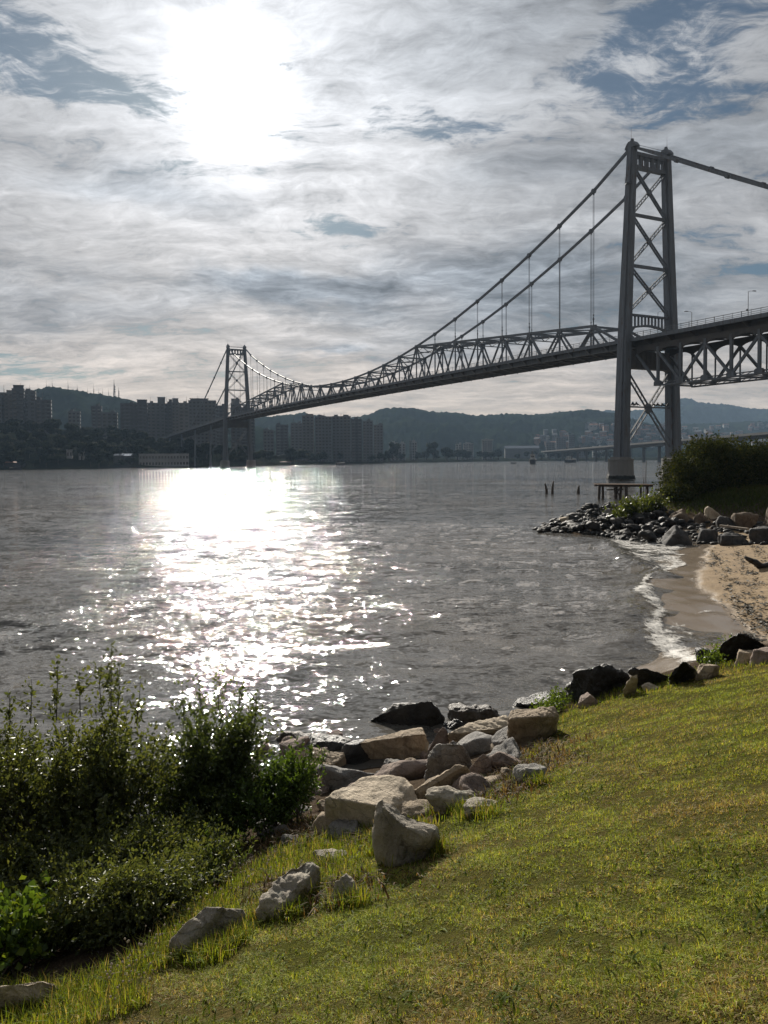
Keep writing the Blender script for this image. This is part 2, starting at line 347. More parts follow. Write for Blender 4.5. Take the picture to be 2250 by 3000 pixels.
# ------------------------------------------------------------------ near shore: height of the ground
def xw(Y): return np.interp(Y, [14, 18.5, 22, 28, 36, 42.7, 47], [6.2, 7.6, 8.3, 9.6, 13.2, 16.7, 17.5])      # waterline of the beach
def plane(X, Y): return HC - 1.4 - .28 * Y + .277 * X
CP = [(x, y, plane(x, y)) for x, y in ((-3, 2), (0, 0), (0, 3), (3, 3), (6, 3), (6, 8), (3, 8), (0, 6.5), (-2.5, 5), (9, 8), (3, 11), (6, 11), (1.5, 8.2), (-1.2, 6.4), (4.8, 13.2), (6.6, 12.8), (3.1, 12.6))]
CP += [(9, 12.2, 2.3), (12, 12, 2.6), (6.6, 15.4, .7), (8.2, 16.4, .8), (4.6, 15.6, 0.02), (2.6, 14.6, -.3), (0, 13, -.35), (-1, 10.6, .2), (-2, 12.4, -.4), (1, 10.5, .55), (-4, 9.3, -.1), (-6, 8.2, -.4), (-3.2, 7.2, .5), (-6, 5, .6),
       (-10, -6, 2.3), (0, -6, 4.9), (15, -6, 4.6), (15, 5, 4), (15, 15, 1.8), (10.5, 15.5, 1.3), (30, 10, 4), (-15, 2, .2), (-12, 8, -1), (-20, 20, -3), (0, 20, -1.5), (0, 30, -2.4), (6, 32, -.9), (9, 40, -1.0), (-20, 60, -4), (0, 90, -4), (40, 112, -4), (20, 100, -3.5), (-25, 100, -5), (-25, 0, -1), (3, 17.5, -.7),
       (9.5, 51.5, -.15), (12.5, 50.5, .15), (15, 49, .35), (17.5, 46.5, .35), (20, 50, 1.2), (25, 48, 1.0), (25, 55, 2.6), (35, 56, 3.2), (20, 56, 1.6), (16, 59, -.5), (11, 56, -1.2), (30, 47, .9), (24, 45.5, .5), (40, 70, 3.5), (60, 60, 4), (30, 75, 2.2), (22, 75, -1.2), (60, 95, 3), (50, 20, 4), (38, 35, 1.6), (28, 22, 1.6)]
for y in (19, 22, 26, 30, 35, 40, 43.5):
    x0 = float(xw(y)); CP += [(x0 - 2.2, y, -.28), (x0, y, 0.0), (x0 + 2.2, y, .15), (x0 + 5, y, .42), (x0 + 9, y, .75)]
CP = np.array(CP, float)
def tps_phi(r2): return 0.5 * r2 * np.log(r2 + 1e-9)
_n = len(CP); _d = CP[:, None, :2] - CP[None, :, :2]; _A = np.zeros((_n + 3, _n + 3))
_A[:_n, :_n] = tps_phi((_d ** 2).sum(-1)) + np.eye(_n) * 0.15; _A[:_n, _n] = 1; _A[:_n, _n + 1:] = CP[:, :2]; _A[_n, :_n] = 1; _A[_n + 1:, :_n] = CP[:, :2].T
_w = np.linalg.solve(_A, np.concatenate([CP[:, 2], [0, 0, 0]]))
def gz(X, Y):
    X = np.atleast_1d(np.asarray(X, float)); Y = np.atleast_1d(np.asarray(Y, float)); out = np.empty(len(X))
    for i in range(0, len(X), 20000):
        x, y = X[i:i + 20000], Y[i:i + 20000]
        r2 = (x[:, None] - CP[:, 0]) ** 2 + (y[:, None] - CP[:, 1]) ** 2
        out[i:i + 20000] = tps_phi(r2) @ _w[:_n] + _w[_n] + _w[_n + 1] * x + _w[_n + 2] * y
    n = .025 * np.sin(2.1 * X + 1.3 * Y) * np.sin(1.7 * Y - .9 * X + 1) + .012 * np.sin(5.3 * X - 2.2 * Y + 2) * np.sin(4.1 * Y + 3.3 * X)
    return np.clip(out, -6, 6.5) + n
def g1(x, y): return float(gz(x, y)[0])
def hit(px, py, water=True, near=1.2, far=90.0):
    """where the line of sight through that pixel meets the shore (or the water)"""
    a, b, c = ray(px, py); Y = np.linspace(near, far, 3000); t = Y / b
    Z = HC + c * t; G = gz(a * t, Y)
    if water: G = np.maximum(G, 0.0)
    k = np.argmax(Z < G)
    if not (Z < G).any(): k = len(Y) - 1
    return Vector((a * t[k], Y[k], G[k]))

# lawn edge as seen in the photograph, used only to decide where grass grows
GE = np.array([(-600, 2990), (0, 2945), (200, 2935), (330, 2885), (420, 2845), (500, 2775), (560, 2700), (640, 2640), (720, 2570), (800, 2520), (900, 2478), (1050, 2455), (1110, 2425), (1280, 2415), (1420, 2335), (1500, 2285), (1560, 2215), (1600, 2150), (1640, 2090), (1700, 2068), (1900, 2008), (2060, 1972), (2250, 1932), (2700, 1860)], float)
def on_lawn(X, Y, Z, pad=0.0):
    px, py = proj(X, Y, Z); return py > np.interp(px, GE[:, 0], GE[:, 1]) + pad

# grid over the shore, finer near the camera
ys = np.concatenate([np.linspace(-8, 1, 14), np.linspace(1.2, 18, 170), np.linspace(18.2, 60, 130), np.linspace(61, 118, 40)])
xs = np.concatenate([np.linspace(-26, -6.2, 26), np.linspace(-6, 14, 190), np.linspace(14.2, 32, 80), np.linspace(33, 62, 24)])
GX, GY = np.meshgrid(xs, ys); GZ = gz(GX.ravel(), GY.ravel()).reshape(GX.shape)
nx, ny = len(xs), len(ys)
idx = np.arange(nx * ny).reshape(ny, nx)
quads = np.stack([idx[:-1, :-1], idx[:-1, 1:], idx[1:, 1:], idx[1:, :-1]], -1).reshape(-1, 4)
VV = np.stack([GX, GY, GZ], -1).reshape(-1, 3)
inview = VV[:, 1] > 1.0
lawn = np.zeros(len(VV)); lawn[inview] = on_lawn(VV[inview, 0], VV[inview, 1], VV[inview, 2]).astype(float); lawn[~inview] = 1
lawn[(VV[:, 2] < .25) | (VV[:, 1] > 20)] = 0
lawn[(VV[:, 1] > 52) & (VV[:, 2] > 1.2)] = 1
is_beach = (VV[:, 0] > xw(VV[:, 1]) - 3.5) & (VV[:, 1] > 15.2 + 0.25 * np.maximum(0, VV[:, 0] - 8)) & (VV[:, 1] < 46.5) & (VV[:, 0] > 4.5) & (lawn < .5)
qb = is_beach[quads].all(1)
def submesh(name, qs, mat, attrs):
    used = np.unique(qs); mp = np.full(len(VV), -1); mp[used] = np.arange(len(used))
    return np_mesh(name, VV[used], mp[qs], mat, True, {k: ('FLOAT', v[used]) for k, v in attrs.items()})

m, nt, b = material('bank_soil', 1.0, (0.1, 0.08, 0.05), 0.0); co = pos_co(nt)
lw = nt.n('ShaderNodeAttribute', attribute_name='lawn').outputs['Fac']
dry = nt.mapr(nt.noise(co, 0.9, 5, 0.6), 0.42, 0.62)
turf = nt.mix(dry, (0.10, 0.105, 0.022), (0.15, 0.115, 0.045)); turf = nt.mix(nt.mapr(nt.noise(co, 14, 5, 0.7), 0.35, 0.7), turf, (0.06, 0.06, 0.022))
soil = nt.mix(nt.mapr(nt.noise(co, 7, 6, 0.7), 0.35, 0.65), (0.05, 0.037, 0.027), (0.13, 0.1, 0.073))
soil = nt.mix(nt.mapr(nt.noise(co, 40, 3, 0.7), 0.55, 0.7, 0, .7), soil, (0.2, 0.165, 0.125))
nt.set(b.inputs['Base Color'], nt.mix(lw, soil, turf)); bump(nt, b, nt.math('ADD', nt.noise(co, 14, 6, 0.7), nt.noise(co, 60, 3, 0.7)), 1.0, 0.05); M['soil'] = m

m, nt, b = material('beach_sand', 0.9, (0.4, 0.3, 0.2), 0.3); co = pos_co(nt)
wt = nt.n('ShaderNodeAttribute', attribute_name='wet').outputs['Fac']
wt = nt.mapr(nt.math('ADD', wt, nt.math('MULTIPLY', nt.math('SUBTRACT', nt.noise(co, 0.8, 4, 0.6), 0.5), 0.35)), 0.4, 0.6, 0, 1, True)
dr = nt.mix(nt.mapr(nt.noise(co, 1.2, 6, 0.65), 0.35, 0.65), (0.285, 0.2, 0.108), (0.21, 0.147, 0.082))
dr = nt.mix(nt.mapr(nt.noise(co, 30, 4, 0.7), 0.5, 0.75, 0, .5), dr, (0.24, 0.17, 0.105))
nt.set(b.inputs['Base Color'], nt.mix(wt, dr, (0.2, 0.16, 0.12)))
nt.set(b.inputs['Roughness'], nt.mapr(wt, 0, 1, 0.92, 0.16)); 
bh = nt.math('MULTIPLY', nt.math('ADD', nt.noise(nt.scale(co, (1, .5, 1)), 3.2, 4, 0.6), nt.math('MULTIPLY', nt.noise(co, 22, 4, 0.6), 0.3)), nt.mapr(wt, 0, 1, 1.0, 0.05))
bump(nt, b, bh, 1.0, 0.09); M['sand'] = m
wet = np.clip(1.15 - (VV[:, 0] - xw(VV[:, 1])) / 3.0, 0, 1)
go = link('ground', submesh('ground', quads[~qb], M['soil'], {'lawn': lawn})); tag(go, kind='structure')
bo = link('beach', submesh('beach', quads[qb], M['sand'], {'wet': wet})); tag(bo, kind='structure')

# ------------------------------------------------------------------ water
def seg_dist(P, L):
    """distance of the points to a polyline, both in the plane"""
    best = np.full(len(P), 1e9)
    for (ax, ay), (bx, by) in zip(L[:-1], L[1:]):
        d = np.array([bx - ax, by - ay]); t = np.clip(((P[:, 0] - ax) * d[0] + (P[:, 1] - ay) * d[1]) / (d @ d), 0, 1)
        best = np.minimum(best, np.hypot(P[:, 0] - ax - t * d[0], P[:, 1] - ay - t * d[1]))
    return best
def flat(pts): return [tuple(hit(px, py, True, 8)[:2]) for px, py in pts]
wxs = np.concatenate([-np.geomspace(3990, 16, 40), np.linspace(-15.6, 20, 150), np.geomspace(20.6, 3990, 40)])
wys = np.concatenate([np.linspace(-190, 5, 10), np.linspace(6, 60, 210), np.geomspace(61, 4580, 60)])
WX, WY = np.meshgrid(wxs, wys); P2 = np.stack([WX.ravel(), WY.ravel()], 1)
win = ((P2[:, 0] > -14) & (P2[:, 0] < 19) & (P2[:, 1] > 7) & (P2[:, 1] < 58)).astype(float)
ed = np.minimum.reduce([P2[:, 0] + 15, 20 - P2[:, 0], P2[:, 1] - 6, 60 - P2[:, 1]]); fade = np.clip(ed / 4, 0, 1)
X, Y = P2[:, 0], P2[:, 1]
hgt = .022 * np.sin(.9 * X + 1.6 * Y + .6 * np.sin(.5 * X)) + .016 * np.sin(2.1 * Y - 1.1 * X + np.sin(.7 * X + .3 * Y)) + .012 * np.sin(3.1 * X + 2.2 * Y + np.sin(1.3 * Y)) + .01 * np.sin(4.3 * Y - 2.0 * X + 1.4 * np.sin(.9 * X))
wave1 = flat([(1770, 1590), (1830, 1640), (1890, 1668), (1960, 1690)]); wave2 = flat([(1880, 1725), (1870, 1770), (1850, 1830), (1820, 1890)])
hgt += .2 * np.exp(-(seg_dist(P2, wave1) / .55) ** 2) + .14 * np.exp(-(seg_dist(P2, wave2) / .6) ** 2)
WZ = np.where(fade > 0, hgt * fade, 0)
wi = np.arange(WX.size).reshape(WX.shape); wq = np.stack([wi[:-1, :-1], wi[:-1, 1:], wi[1:, 1:], wi[1:, :-1]], -1).reshape(-1, 4)
m, nt, b = material('sea_water', 0.05, (0.028, 0.03, 0.026), 0.5); co = pos_co(nt)
b.inputs['IOR'].default_value = 1.333
ps = nt.scale(co, (1, 1, 0))
dist_ = nt.vmath('LENGTH', co)
murk = nt.mapr(nt.noise(ps, 0.035, 3, 0.5), 0.4, 0.6)
nt.set(b.inputs['Base Color'], nt.mix(murk, (0.085, 0.082, 0.075), (0.125, 0.11, 0.092)))
wind = nt.math('MULTIPLY', nt.mapr(nt.noise(rot2(ps, .3, (0.5, 1.3, 1)), 0.09, 4, 0.65), 0.36, 0.6, 0.5, 1.2), nt.mapr(nt.noise(rot2(ps, -.2, (0.35, 1.5, 1)), 0.022, 3, 0.6), 0.38, 0.58, 0.5, 1.1))
def slope(vec, scale, amp, detail=2.0):                              # two independent slope components of a wave field
    c_ = nt.n('ShaderNodeTexNoise', ins={'Vector': vec, 'Scale': scale, 'Detail': detail, 'Roughness': 0.55, 'Distortion': 0.7}).outputs['Color']
    return nt.vmath('MULTIPLY', nt.vmath('SUBTRACT', c_, (0.5, 0.5, 0.5)), (amp * .95, amp, 0))
sl_ = nt.vmath('ADD', slope(rot2(ps, .6, (0.8, 1.2, 1)), 0.5, 0.9), nt.vmath('ADD', slope(rot2(ps, -.35, (0.75, 1.3, 1)), 1.9, 1.4, 3.0), slope(rot2(ps, .25, (0.8, 1.2, 1)), 8.0, 1.8, 3.0)))
sl_ = nt.n('ShaderNodeVectorMath', operation='SCALE', ins={0: sl_, 'Scale': wind}).outputs[0]
gn = nt.n('ShaderNodeNewGeometry').outputs['Normal']
nt.set(b.inputs['Normal'], nt.vmath('NORMALIZE', nt.vmath('ADD', gn, sl_)))
b.inputs['Roughness'].default_value = 0.03
M['water'] = m
wo = link('sea', np_mesh('sea', np.stack([X, Y, WZ], 1), wq, m)); tag(wo, kind='structure')

# foam of the small surf: a thin sheet of froth lying on the water and the wet sand
fx = np.arange(5.5, 19.5, .09); fy = np.arange(15.5, 47.5, .11); FX, FY = np.meshgrid(fx, fy); Pf = np.stack([FX.ravel(), FY.ravel()], 1)
g_ = np.maximum(gz(Pf[:, 0], Pf[:, 1]), 0.0)
ppx, ppy = proj(Pf[:, 0], Pf[:, 1], g_); Q = np.stack([ppx + 7 * np.sin(1.9 * FX.ravel() + 1.1 * FY.ravel()) + 5 * np.sin(4.7 * FX.ravel() - 2.3 * FY.ravel() + 1) + 3 * np.sin(9 * FX.ravel() + 5 * FY.ravel()), ppy + 4 * np.sin(2.3 * FX.ravel() - 1.7 * FY.ravel()) + 2.5 * np.sin(6 * FX.ravel() + 3 * FY.ravel())], 1)
den = np.zeros(len(Pf))
for L, wd, amp in (([(1815, 1592), (1880, 1608), (1950, 1612), (1995, 1600)], 34, .62), ([(1860, 1632), (1930, 1645), (1985, 1640)], 24, .6), ([(1995, 1650), (1930, 1675), (1890, 1700), (1880, 1722)], 12, .7),
                   ([(1885, 1740), (1915, 1770), (1935, 1810), (1925, 1860)], 36, .66), ([(1905, 1850), (1950, 1890), (2000, 1925), (2040, 1945)], 52, .66), ([(1980, 1840), (2030, 1880), (2060, 1905)], 26, .5), ([(1840, 1905), (1900, 1912), (1940, 1930)], 9, .45),
                   ([(1960, 1690), (2030, 1700), (2050, 1712), (2065, 1750), (2070, 1757), (2120, 1768), (2140, 1780), (2110, 1795), (2020, 1802)], 4, .5), ([(2100, 1800), (2128, 1812), (2122, 1830), (2090, 1825)], 4, .4), ([(2030, 1850), (2120, 1838), (2150, 1850), (2158, 1862)], 4, .42), ([(1800, 1575), (1700, 1560), (1640, 1560), (1560, 1560)], 5, .42), ([(1800, 1590), (1835, 1640)], 7, .4)):
    den = np.maximum(den, amp * np.exp(-(seg_dist(Q, L) / wd) ** 2))
fi = np.arange(FX.size).reshape(FX.shape); fq = np.stack([fi[:-1, :-1], fi[:-1, 1:], fi[1:, 1:], fi[1:, :-1]], -1).reshape(-1, 4)
fq = fq[(den[fq] > .06).any(1)]
used = np.unique(fq); mp = np.full(FX.size, -1); mp[used] = np.arange(len(used))
wz_ = .2 * np.exp(-(seg_dist(Pf, wave1) / .55) ** 2) + .14 * np.exp(-(seg_dist(Pf, wave2) / .6) ** 2)
fzv = g_ + .035 + np.where(g_ < .01, wz_ + .045, 0) + .02 * np.sin(9 * Pf[:, 0]) * np.sin(8 * Pf[:, 1])
m = bpy.data.materials.new('sea_froth'); m.use_nodes = True; nt = NT(m.node_tree); m.node_tree.nodes.clear(); co = pos_co(nt)
da = nt.n('ShaderNodeAttribute', attribute_name='froth').outputs['Fac']
nn = nt.math('ADD', nt.math('MULTIPLY', nt.noise(co, 1.1, 5, 0.7), 0.5), nt.math('MULTIPLY', nt.noise(nt.scale(co, (1, .6, 1)), 5, 5, 0.75, 1.2), 0.5))
al = nt.mapr(nt.math('SUBTRACT', nt.math('ADD', nn, nt.math('MULTIPLY', da, .62)), .845), -.05, .09, 0, .92)
pb = nt.n('ShaderNodeBsdfPrincipled', ins={'Base Color': (0.58, 0.56, 0.52, 1), 'Roughness': 0.6})
bnp = nt.n('ShaderNodeBump', ins={'Strength': 1.0, 'Distance': 0.12, 'Height': nn}); nt.set(pb.inputs['Normal'], bnp.outputs[0])
ms = nt.n('ShaderNodeMixShader', ins={0: al, 1: nt.n('ShaderNodeBsdfTransparent').outputs[0], 2: pb.outputs[0]}); nt.n('ShaderNodeOutputMaterial', ins={0: ms.outputs[0]})
fo = link('foam', np_mesh('foam', np.stack([Pf[:, 0], Pf[:, 1], fzv], 1)[used], mp[fq], m, True, {'froth': ('FLOAT', den[used])}))
tag(fo, 'white lacy surf foam along the small sandy beach', 'foam', kind='stuff')
# ------------------------------------------------------------------ the suspension bridge
TC = Vector((59.6, 172.6, 0)); AX = Vector((-148.3, 292.2, 0)).normalized(); AC = Vector((AX.y, -AX.x, 0))     # along, across (AC points to the far side)
NP, PL = 27, 12.12; SPAN = NP * PL; TW = 5.1
def bz(t, s, z): return TC + AX * t + AC * s + Vector((0, 0, z))
def deck_z(t):
    if t < 0: return 30.6 + t * 0.004
    if t <= SPAN: return 30.6 + 0.9 * 4 * (t / SPAN) * (1 - t / SPAN)
    return 30.6 - (t - SPAN) * 0.036
def cable_z(t): return 36.2 + 35.9 * ((t - SPAN / 2) / (SPAN / 2)) ** 2
def top_z(n):
    k = min(n, NP - n)
    return cable_z(n * PL) if k >= 8 else 35.6 + (cable_z(8 * PL) - 35.6) * (k - 1) / 7
bridge = empty('suspension_bridge', TC); tag(bridge, 'long grey steel suspension bridge with two lattice towers and eyebar chains across the strait', 'bridge')
def L(p): return p - TC

def leg_s(z):                                   # half distance between the legs of a tower
    return float(np.interp(z, [0, 29, 72.5], [8.1, 7.25, 5.1]))
def make_tower():
    tw = empty('tower'); tw.parent = bridge
    for sgn in (-1, 1):
        mb = MB(); zs = [4.2, 29.5, 72.4]; rings = []
        for z in zs:
            hw = float(np.interp(z, [4, 72], [1.32, .84])); hl = float(np.interp(z, [4, 72], [1.55, .95])); s = leg_s(z) * sgn
            rings.append([AC * (s + a * hw) + AX * (b * hl) + Vector((0, 0, z)) for a, b in ((-1, -.55), (-.72, -.55), (-.72, -1), (.72, -1), (.72, -.55), (1, -.55), (1, .55), (.72, .55), (.72, 1), (-.72, 1), (-.72, .55), (-1, .55))])
        n = 12; vs = [v for r_ in rings for v in r_]
        fs = [(i * n + k, i * n + (k + 1) % n, (i + 1) * n + (k + 1) % n, (i + 1) * n + k) for i in range(2) for k in range(n)] + [tuple(range(n))[::-1], tuple(range(2 * n, 3 * n))]
        mb.add(vs, fs)
        for z in (12.5, 21, 40, 47, 53, 58.5, 64):                               # splice collars
            hw = float(np.interp(z, [4, 72], [1.32, .84])) + .05; hl = float(np.interp(z, [4, 72], [1.55, .95])) * .55 + .05; s = leg_s(z) * sgn
            mb.hexa([AC * (s + a * hw) + AX * (b * hl) + Vector((0, 0, zz)) for zz in (z - .22, z + .22) for a, b in ((-1, -1), (1, -1), (1, 1), (-1, 1))])
        mb.build('leg', M['steel'], tw)
        mb = MB(); s = leg_s(72.4) * sgn; o = AC * s                            # cable saddle and its cap
        mb.prism([(-1.5, 0), (1.5, 0), (1.5, .35), (.95, 1.1), (.5, 1.45), (-.5, 1.45), (-.95, 1.1), (-1.5, .35)], o + Vector((0, 0, 72.4)), AX, (0, 0, 1), AC, 1.5)
        mb.tube(o + Vector((0, 0, 73.8)), o + Vector((0, 0, 74.5)), .5, .32, 8)
        mb.build('saddle', M['steel'], tw)
        mb = MB(); mb.tube(o + AC * .3 * sgn + Vector((0, 0, 74)), o + AC * .3 * sgn + Vector((0, 0, 77.0)), .04, .02, 5)
        mb.build('lightning_rod', M['mast'], tw)
    def across(z, s): return AC * s + Vector((0, 0, z))
    mb = MB()                                                                    # top portal with five slots
    a = leg_s(70.5) - .7
    mb.beam(across(71.4, -a), across(71.4, a), 1.1, .75); mb.beam(across(68.55, -a), across(68.55, a), 1.1, .75)
    for i in range(6):
        s = -a + .25 + (2 * a - .5) * i / 5; wd = .7
        mb.beam(across(68.9, s), across(71.05, s), wd, .8, up=AC)
    for i in range(5):
        s = -a + .25 + (2 * a - .5) * (i + .5) / 5
        mb.beam(across(70.95, s - .5), across(70.6, s - .28), .3, .8, up=AX); mb.beam(across(70.95, s + .5), across(70.6, s + .28), .3, .8, up=AX)
    mb.build('top_portal', M['steel'], tw)
    mb = MB(); mb.beam(across(72.9, -5), across(72.9, 5), .22, .3); mb.beam(across(73.5, -5), across(73.5, 5), .06, .06); mb.build('catwalk_rail', M['steel'], tw)
    def laced(mb, p, q, wd):                                                     # two flanges with zigzag lacing
        d = (q - p).normalized(); sd = d.cross(AX).normalized()
        for k in (-1, 1): mb.beam(p + sd * (wd / 2 * k), q + sd * (wd / 2 * k), .18, .42, up=AX)
        n = max(4, int((q - p).length / (wd * 1.3)))
        for i in range(n):
            k = 1 if i % 2 else -1
            mb.beam(p + (q - p) * (i / n) + sd * (wd / 2 * k), p + (q - p) * ((i + 1) / n) - sd * (wd / 2 * k), .07, .1, up=AX)
    for z0, z1, wd in ((58.5, 68.2, .62), (47.4, 57.8, .62), (36.9, 46.6, .62), (7.2, 23.6, .95)):
        for k in (-1, 1):
            mb = MB(); p = across(z0, -k * (leg_s(z0) - .8)); q = across(z1, k * (leg_s(z1) - .8)); laced(mb, p, q, wd); mb.build('cross_brace', M['steel'], tw)
        mb = MB(); s0, s1 = leg_s(z0), leg_s(z1); zc = z0 + (z1 - z0) * s0 / (s0 + s1)
        g = wd * 1.05; mb.prism([(-g, 0), (-g * .55, -g), (g * .55, -g), (g, 0), (g * .55, g), (-g * .55, g)], across(zc, 0), AC, (0, 0, 1), AX, .5); mb.build('gusset', M['steel'], tw)
    for z in (58.15, 47.0):
        mb = MB(); mb.beam(across(z, -(leg_s(z) - .8)), across(z, leg_s(z) - .8), .6, .62); mb.build('strut', M['steel'], tw)
    mb = MB(); z = 15.9; mb.beam(across(z, -(leg_s(z) - 1)), across(z, leg_s(z) - 1), .5, .3); mb.build('strut', M['steel'], tw)
    mb = MB(); a = leg_s(35) - .8; n = 12                                        # lower portal: slatted arch over the road
    mb.beam(across(36.2, -a), across(36.2, a), .7, .45)
    def arch(s): return 34.05 - .95 * max(0.0, (abs(s) / a - .12)) ** 1.2
    for i in range(n):
        s0, s1 = -a + 2 * a * i / n, -a + 2 * a * (i + 1) / n
        mb.beam(across(arch(s0), s0), across(arch(s1), s1), .7, .4)
        if i: mb.beam(across(arch(s0), s0), across(36, s0), .34, .3, up=AC)
    for k in (-1, 1):
        for (sa, za), (sb, zb) in zip([(a - 1.6, arch(a - 1.6) - .05), (a - .9, arch(a) - .5), (a - .25, arch(a) - 1.2), (a + .1, 30.8)], [(a - .9, arch(a) - .5), (a - .25, arch(a) - 1.2), (a + .1, 30.8), (a + .1, 30.0)]):
            mb.beam(across(za, sa * k), across(zb, sb * k), .6, .55, up=AX)
        mb.prism([(k * (a + .3), arch(a)), (k * (a - 1.6), arch(a - 1.6)), (k * (a - .8), arch(a) - .55), (k * (a - .1), arch(a) - 1.4), (k * (a + .3), 30.2)], (0, 0, 0), AC, (0, 0, 1), AX, .5)
    mb.build('road_portal', M['steel'], tw)
    mb = MB(); a = leg_s(26) - 1.0                                               # deep plate strut below the road
    mb.prism([(-a, 28.2), (-a, 23.9), (-a + 1, 24.3), (a - 1, 24.3), (a, 23.9), (a, 28.2)], (0, 0, 0), AC, (0, 0, 1), AX, 1.6)
    for i in range(9): mb.beam(across(24.3, -a + .6 + (2 * a - 1.2) * i / 8), across(28.2, -a + .6 + (2 * a - 1.2) * i / 8), .12, 1.75, up=AX)
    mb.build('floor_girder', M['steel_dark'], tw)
    for sgn in (-1, 1):                                                          # octagonal concrete pier under each leg
        mb = MB(); o = AC * (8.15 * sgn); pr = [(3.35, -6), (3.15, .1), (2.85, 1.0), (2.72, 3.9), (2.82, 4.0), (2.82, 4.35), (2.2, 4.4)]
        n = 16; vs = []
        for r_, z in pr: vs += [o + AC * (r_ * math.cos(2 * math.pi * (i + .5) / n)) + AX * (r_ * math.sin(2 * math.pi * (i + .5) / n)) + Vector((0, 0, z)) for i in range(n)]
        fs = [(i * n + k, i * n + (k + 1) % n, (i + 1) * n + (k + 1) % n, (i + 1) * n + k) for i in range(len(pr) - 1) for k in range(n)] + [tuple(range(n))[::-1], tuple(range((len(pr) - 1) * n, len(pr) * n))]
        mb.add(vs, fs); mb.box(o + Vector((0, 0, 4.55)), (3.2, 3.2, .5), rz=math.atan2(AX.y, AX.x)); mb.build('pier', M['concrete'], tw)
    return tw
tower1 = make_tower()
mb = MB(); o = AC * -leg_s(66) - AX * .2 - AC * .95                               # small maintenance platform on the near leg
mb.box(o + Vector((0, 0, 64.6)), (1.1, 1.4, .1)); mb.tube(o + AC * -.5 + Vector((0, 0, 64.6)), o + AC * -.5 + Vector((0, 0, 66.4)), .05, n=5); mb.tube(o + AC * -.5 + AX * .5 + Vector((0, 0, 64.6)), o + AC * -.5 + AX * .5 + Vector((0, 0, 66.0)), .05, n=5); mb.tube(o + AC * -.5 + Vector((0, 0, 65.3)), o + AC * -.5 + AX * .5 + Vector((0, 0, 65.3)), .04, n=5)
mb.build('platform', M['steel'], tower1)
tower2 = copy_tree(tower1, bridge); tower2.location = AX * SPAN
for c in list(tower2.children):
    if c.name.startswith('platform'): bpy.data.objects.remove(c)

for s in (-TW, TW):
    # eyebar chain: main span, both backstays, with pins at the panel points
    mb = MB(); pts = [L(bz(n * PL, s, cable_z(n * PL))) for n in range(NP + 1)]
    pts[0].z = pts[-1].z = 72.9
    for p, q in zip(pts[:-1], pts[1:]): mb.beam(p, q, .5, .56)
    for p in pts[1:-1]: mb.tube(p - AC * .42, p + AC * .42, .5, n=10)
    tb, zb = -74.0, 72.9 - .56 * 74
    bk = [L(bz(tb * k / 6, s, 72.9 + (zb - 72.9) * k / 6 - .9 * math.sin(math.pi * k / 6))) for k in range(7)]
    for p, q in zip(bk[:-1], bk[1:]): mb.beam(p, q, .46, .52)
    for k, p in enumerate(bk[1:]): mb.tube(p - AC * .4, p + AC * .4, .45, n=10)
    tb = 100.0; bk = [L(bz(SPAN + tb * k / 6, s, 72.9 - .435 * tb * k / 6 - 1.0 * math.sin(math.pi * k / 6))) for k in range(7)]
    for p, q in zip(bk[:-1], bk[1:]): mb.beam(p, q, .5, .6)
    for p in bk[1:]: mb.tube(p - AC * .42, p + AC * .42, .6, n=10)
    mb.build('eyebar_chain', M['steel'], bridge)
    for n in list(range(1, 8)) + list(range(NP - 7, NP)):                        # hangers with turnbuckles
        t = n * PL; zt, zb = cable_z(t) - .2, top_z(n) + .2
        if zt - zb < .4: continue
        mb = MB()
        for k in (-1, 1): mb.tube(L(bz(t + .16 * k, s, zb)), L(bz(t + .16 * k, s, zt)), .05, n=5)
        for f0, f1, r_ in ((0, .06, .2), (.0, 1.9, .13), (1.3, 1.6, .24), (2.2, 2.5, .2)):
            if zb + f1 < zt: mb.tube(L(bz(t, s, zb + f0)), L(bz(t, s, zb + f1)), r_, n=6)
        mb.tube(L(bz(t, s, zt - .7)), L(bz(t, s, zt)), .22, n=6)
        mb.build('hanger', M['steel'], bridge)

BOT = -1.1                                                                       # bottom chord below the road surface
for s in (-TW, TW):                                                              # stiffening trusses
    tr = empty('stiffening_truss'); tr.parent = bridge
    top = lambda n: L(bz(n * PL, s, top_z(n))); low = lambda x: L(bz(x * PL, s, deck_z(x * PL) + BOT))
    for n0, n1 in ((1, 8), (NP - 8, NP - 1)):
        mb = MB()
        for n in range(n0, n1): mb.beam(top(n), top(n + 1), .5, .6)
        for e, b_ in ((n0, low(0.12)), (n1, low(NP - .12))):
            if e in (1, NP - 1): mb.beam(top(e), b_, .5, .55)
        mb.build('top_chord', M['steel'], tr)
    mb = MB()
    for k in range(NP * 2): mb.beam(low(k / 2), low(k / 2 + .5), .5, 1.15)
    mb.build('bottom_chord', M['steel'], tr)
    rest = MB()
    for n in range(1, NP):
        far = n > 22
        mb = MB(); mb.beam(low(n), top(n), .34, .3, up=AC); (mb.build('post', M['steel'], tr) if not far else rest.add(mb.v, mb.f))
        for k in (-1, 1):
            mb = MB(); mb.beam(low(n + .5 * k), top(n), .36, .42, up=AC); (mb.build('diagonal', M['steel'], tr) if not far else rest.add(mb.v, mb.f))
        mb = MB(); mb.prism([(-.9, .25), (.9, .25), (.75, -.9), (-.75, -.9)], top(n), AX, (0, 0, 1), AC, .55); rest.add(mb.v, mb.f)
    o = rest.build('gusset', M['steel'], tr); o['kind'] = 'stuff'
mb = MB()                                                                        # bracing between the two top chords
